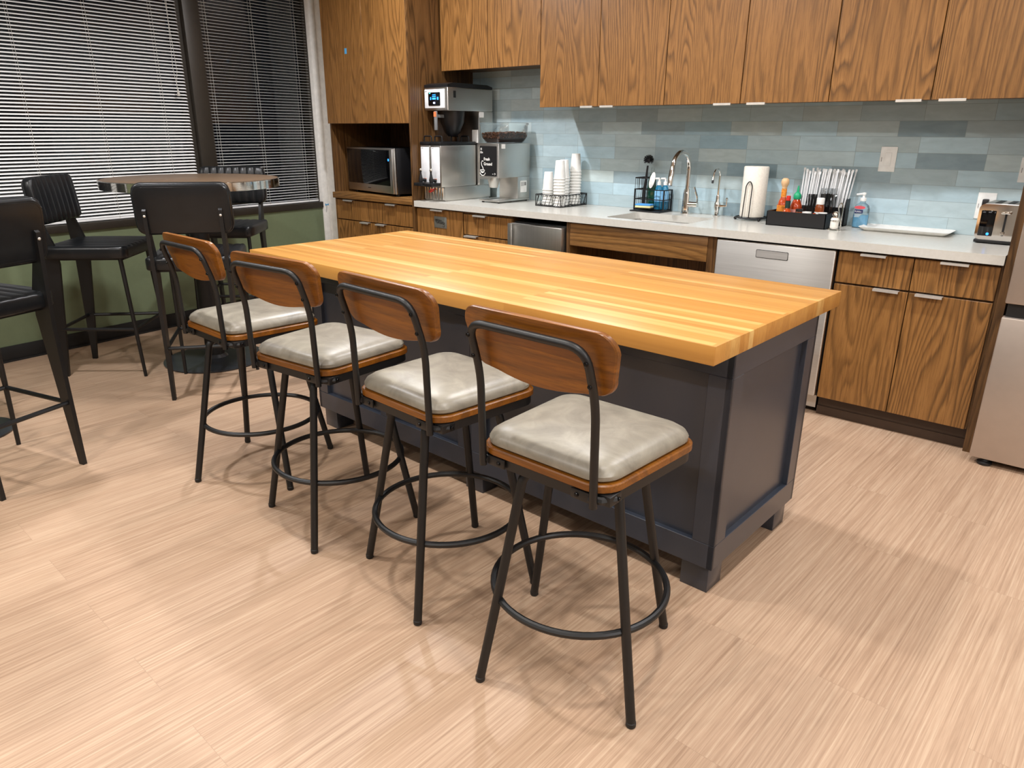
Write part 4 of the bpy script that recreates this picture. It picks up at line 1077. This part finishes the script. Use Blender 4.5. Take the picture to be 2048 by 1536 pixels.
# wrapped straws
sw0 = MB().tube([(0, 0, 0), (0, 0, .262)], .0042, seg=8).box(-.0055, .0055, -.0006, .0006, .262, .276).obj('wrapped_straw', M['tube'])
rnd = random.Random(2)
ns = 57
for i in range(ns):
    o = sw0 if i == 0 else sw0.copy()
    if i: col.objects.link(o)
    q = (i % 19)/18; row = i//19
    o.location = (2.035+q*.235, -.055+row*.028+rnd.uniform(-.004, .004), ZC+.005+rnd.uniform(0, .02))
    lean = .04+.10*q+rnd.uniform(-.025, .03)
    o.rotation_euler = (rnd.uniform(-.05, .0) if row else rnd.uniform(-.04, .05), lean*.75, rnd.uniform(-.3, .3))
    tag(o, 'white paper-wrapped straw standing in the black bin behind the condiments', 'straw', 'wrapped straws in the black bin')
# wrapped plastic cutlery
fk0 = MB().prism([(-.004, 0), (.004, 0), (.0035, .11), (.009, .135), (.009, .165), (-.009, .165), (-.009, .135), (-.0035, .11)], -.0012, .0012, 'y').obj('plastic_fork', M['black'])
wr0 = MB().rings([[Vector((x*k_, y*k_, z)) for x, y in ((-.0105, -.003), (.0105, -.003), (.0105, .003), (-.0105, .003))] for z, k_ in ((.0, .9), (.01, 1), (.18, 1), (.195, .8))]).obj('wrapper', M['wrapclear'], fk0)
rnd = random.Random(9)
for i in range(12):
    o = fk0 if i == 0 else dup(fk0, (0, 0, 0))
    q = (i % 6)/5; row = i//6
    o.location = (2.182+q*.062, -.150+row*.042, zc+.002)
    o.rotation_euler = (rnd.uniform(-.05, .03), .02+.13*q, PI/2+rnd.uniform(-.15, .15))
    tag(o, 'black plastic fork in a clear wrapper standing behind the seasoning bottle', 'fork', 'wrapped black forks in the box')
# salt in chrome caddy
t = thing('shaker_caddy', 'chrome wire caddy with tall loop handle beside the black box', 'caddy', (2.305, -.262, ZC))
b = MB()
for z in (.008, .05): b.tube([(.026*math.cos(2*PI*k/24), .026*math.sin(2*PI*k/24), z) for k in range(24)], .002, closed=True, seg=6)
b.obj('ring', M['chrome'], t)
MB().tube(fillet([(.030, -.004, 0), (.030, -.004, .12), (.018, .0, .145), (.004, .004, .12), (.03, .006, .02)], .02), .0028, seg=8).obj('handle', M['chrome'], t)
for k in range(3):
    a = math.radians(210+k*120); MB().lathe([(.003, 0), (.006, .003), (.004, .008)], (.026*math.cos(a), .026*math.sin(a), 0), 10).obj('foot', M['chrome'], t)
s = thing('salt_shaker', 'glass salt shaker with chrome top in the wire caddy', 'salt shaker', (2.303, -.264, ZC+.0095))
MB().lathe([(.0185, 0), (.021, .004), (.021, .045), (.017, .055)], seg=20).obj('salt', M['salt'], s)
MB().lathe([(.0175, .0555), (.0175, .072), (.012, .084), (.003, .087)], seg=20).obj('top', M['chrome'], s)
# sanitiser
s = thing('sanitizer_bottle', 'clear pump bottle of blue hand sanitizer by the tiles', 'sanitizer', (2.372, -.062, ZC))
MB().lathe([(.036, 0), (.040, .006), (.040, .10), (.034, .118), (.014, .132), (.013, .14)], seg=28, sy=.62).obj('body', M['clear'], s)
MB().lathe([(.034, .003), (.0375, .006), (.0375, .068), (.03, .069)], seg=28, sy=.6).obj('gel', M['gelblue'], s)
MB().lathe([(.014, .140), (.0155, .142), (.0155, .156), (.006, .158), (.006, .172), (.011, .174), (.011, .183), (.004, .185)], seg=18).tube([(0, 0, .178), (-.036, -.004, .172)], .005, seg=8).obj('pump', M['whiteplastic'], s)
b = MB(); b.prism([(.028*math.cos(2*PI*k/24)-.004, .108+.0085*math.sin(2*PI*k/24)) for k in range(24)], -.0268, -.0256, 'y'); b.obj('red_oval', M['redlabel'], s)
q = MB().box(-.028, .014, -.0268, -.0256, .078, .096).obj('name_label', M['navylabel'], s)
text('PURELL', .0105, -.0265, .0832, -.0272, M['paper'], q)
k = MB()
for i in range(3): k.box(-.026, .008-.005*i, -.0266, -.0258, .070-i*.006, .072-i*.006)
k.obj('small_print', M['paper'], s)
# serving tray
t = MB()
tr = [(0.000, .0), (-.006, .004), (-.026, .018), (-.028, .0205), (-.025, .0205), (.0, .0075), (.02, .006)]
t.rings([ring3(rrect(2.425+g, 2.795-g, -.170+g, -.025-g, max(.012, .02-g*.4), 4), ZC+z) for g, z in tr])
tag(t.obj('serving_tray', M['paper']), 'white rectangular serving tray lying on the quartz counter', 'tray')
# toaster
t = thing('toaster', 'chrome toaster with black side panel at the right end of counter', 'toaster', (2.94, -.285, ZC))
TW, TD = .172, .27
MB().box(.002, TW-.002, 0, TD, .004, .018, .003).obj('base', M['black'], t)
for x in (.02, TW-.02):
    for y in (.02, TD-.02): MB().lathe([(.008, 0), (.008, .005)], (x, y, 0), 10).obj('foot', M['rubber'], t)
b = MB(); prof_ = rrect(0, TW, .018, .178, .022, 5)
b.prism([(x, z) for x, z in prof_], .004, TD-.004, 'y'); b.obj('body', M['chrome'], t)
MB().box(.02, TW-.02, .02, TD-.02, .1765, .1805, .002).obj('top_plate', M['steel'], t)
for x in (.05, .10): MB().box(x, x+.026, .04, TD-.04, .1795, .1812).obj('slot', M['coal'], t)
d = MB().box(.012, .070, -.001, .006, .035, .150, .003).obj('control_panel', M['screen'], t)
MB().lathe([(.006, 0), (.006, .0015), (.004, .002)], seg=14).xf(Matrix.Translation((.052, -.001, .045)) @ Matrix.Rotation(PI/2, 4, 'X')).obj('power_light', M['screenblue'], d)
MB().box(.106, .114, -.0005, .006, .04, .145).obj('lever_slot', M['coal'], t)
MB().box(.090, .130, -.018, .002, .138, .150, .004).obj('lever', M['chrome'], t)
MB().lathe([(.008, 0), (.008, .012), (.006, .014)], seg=14).xf(Matrix.Translation((.110, .0, .052)) @ Matrix.Rotation(PI/2, 4, 'X')).obj('knob', M['chrome'], t)
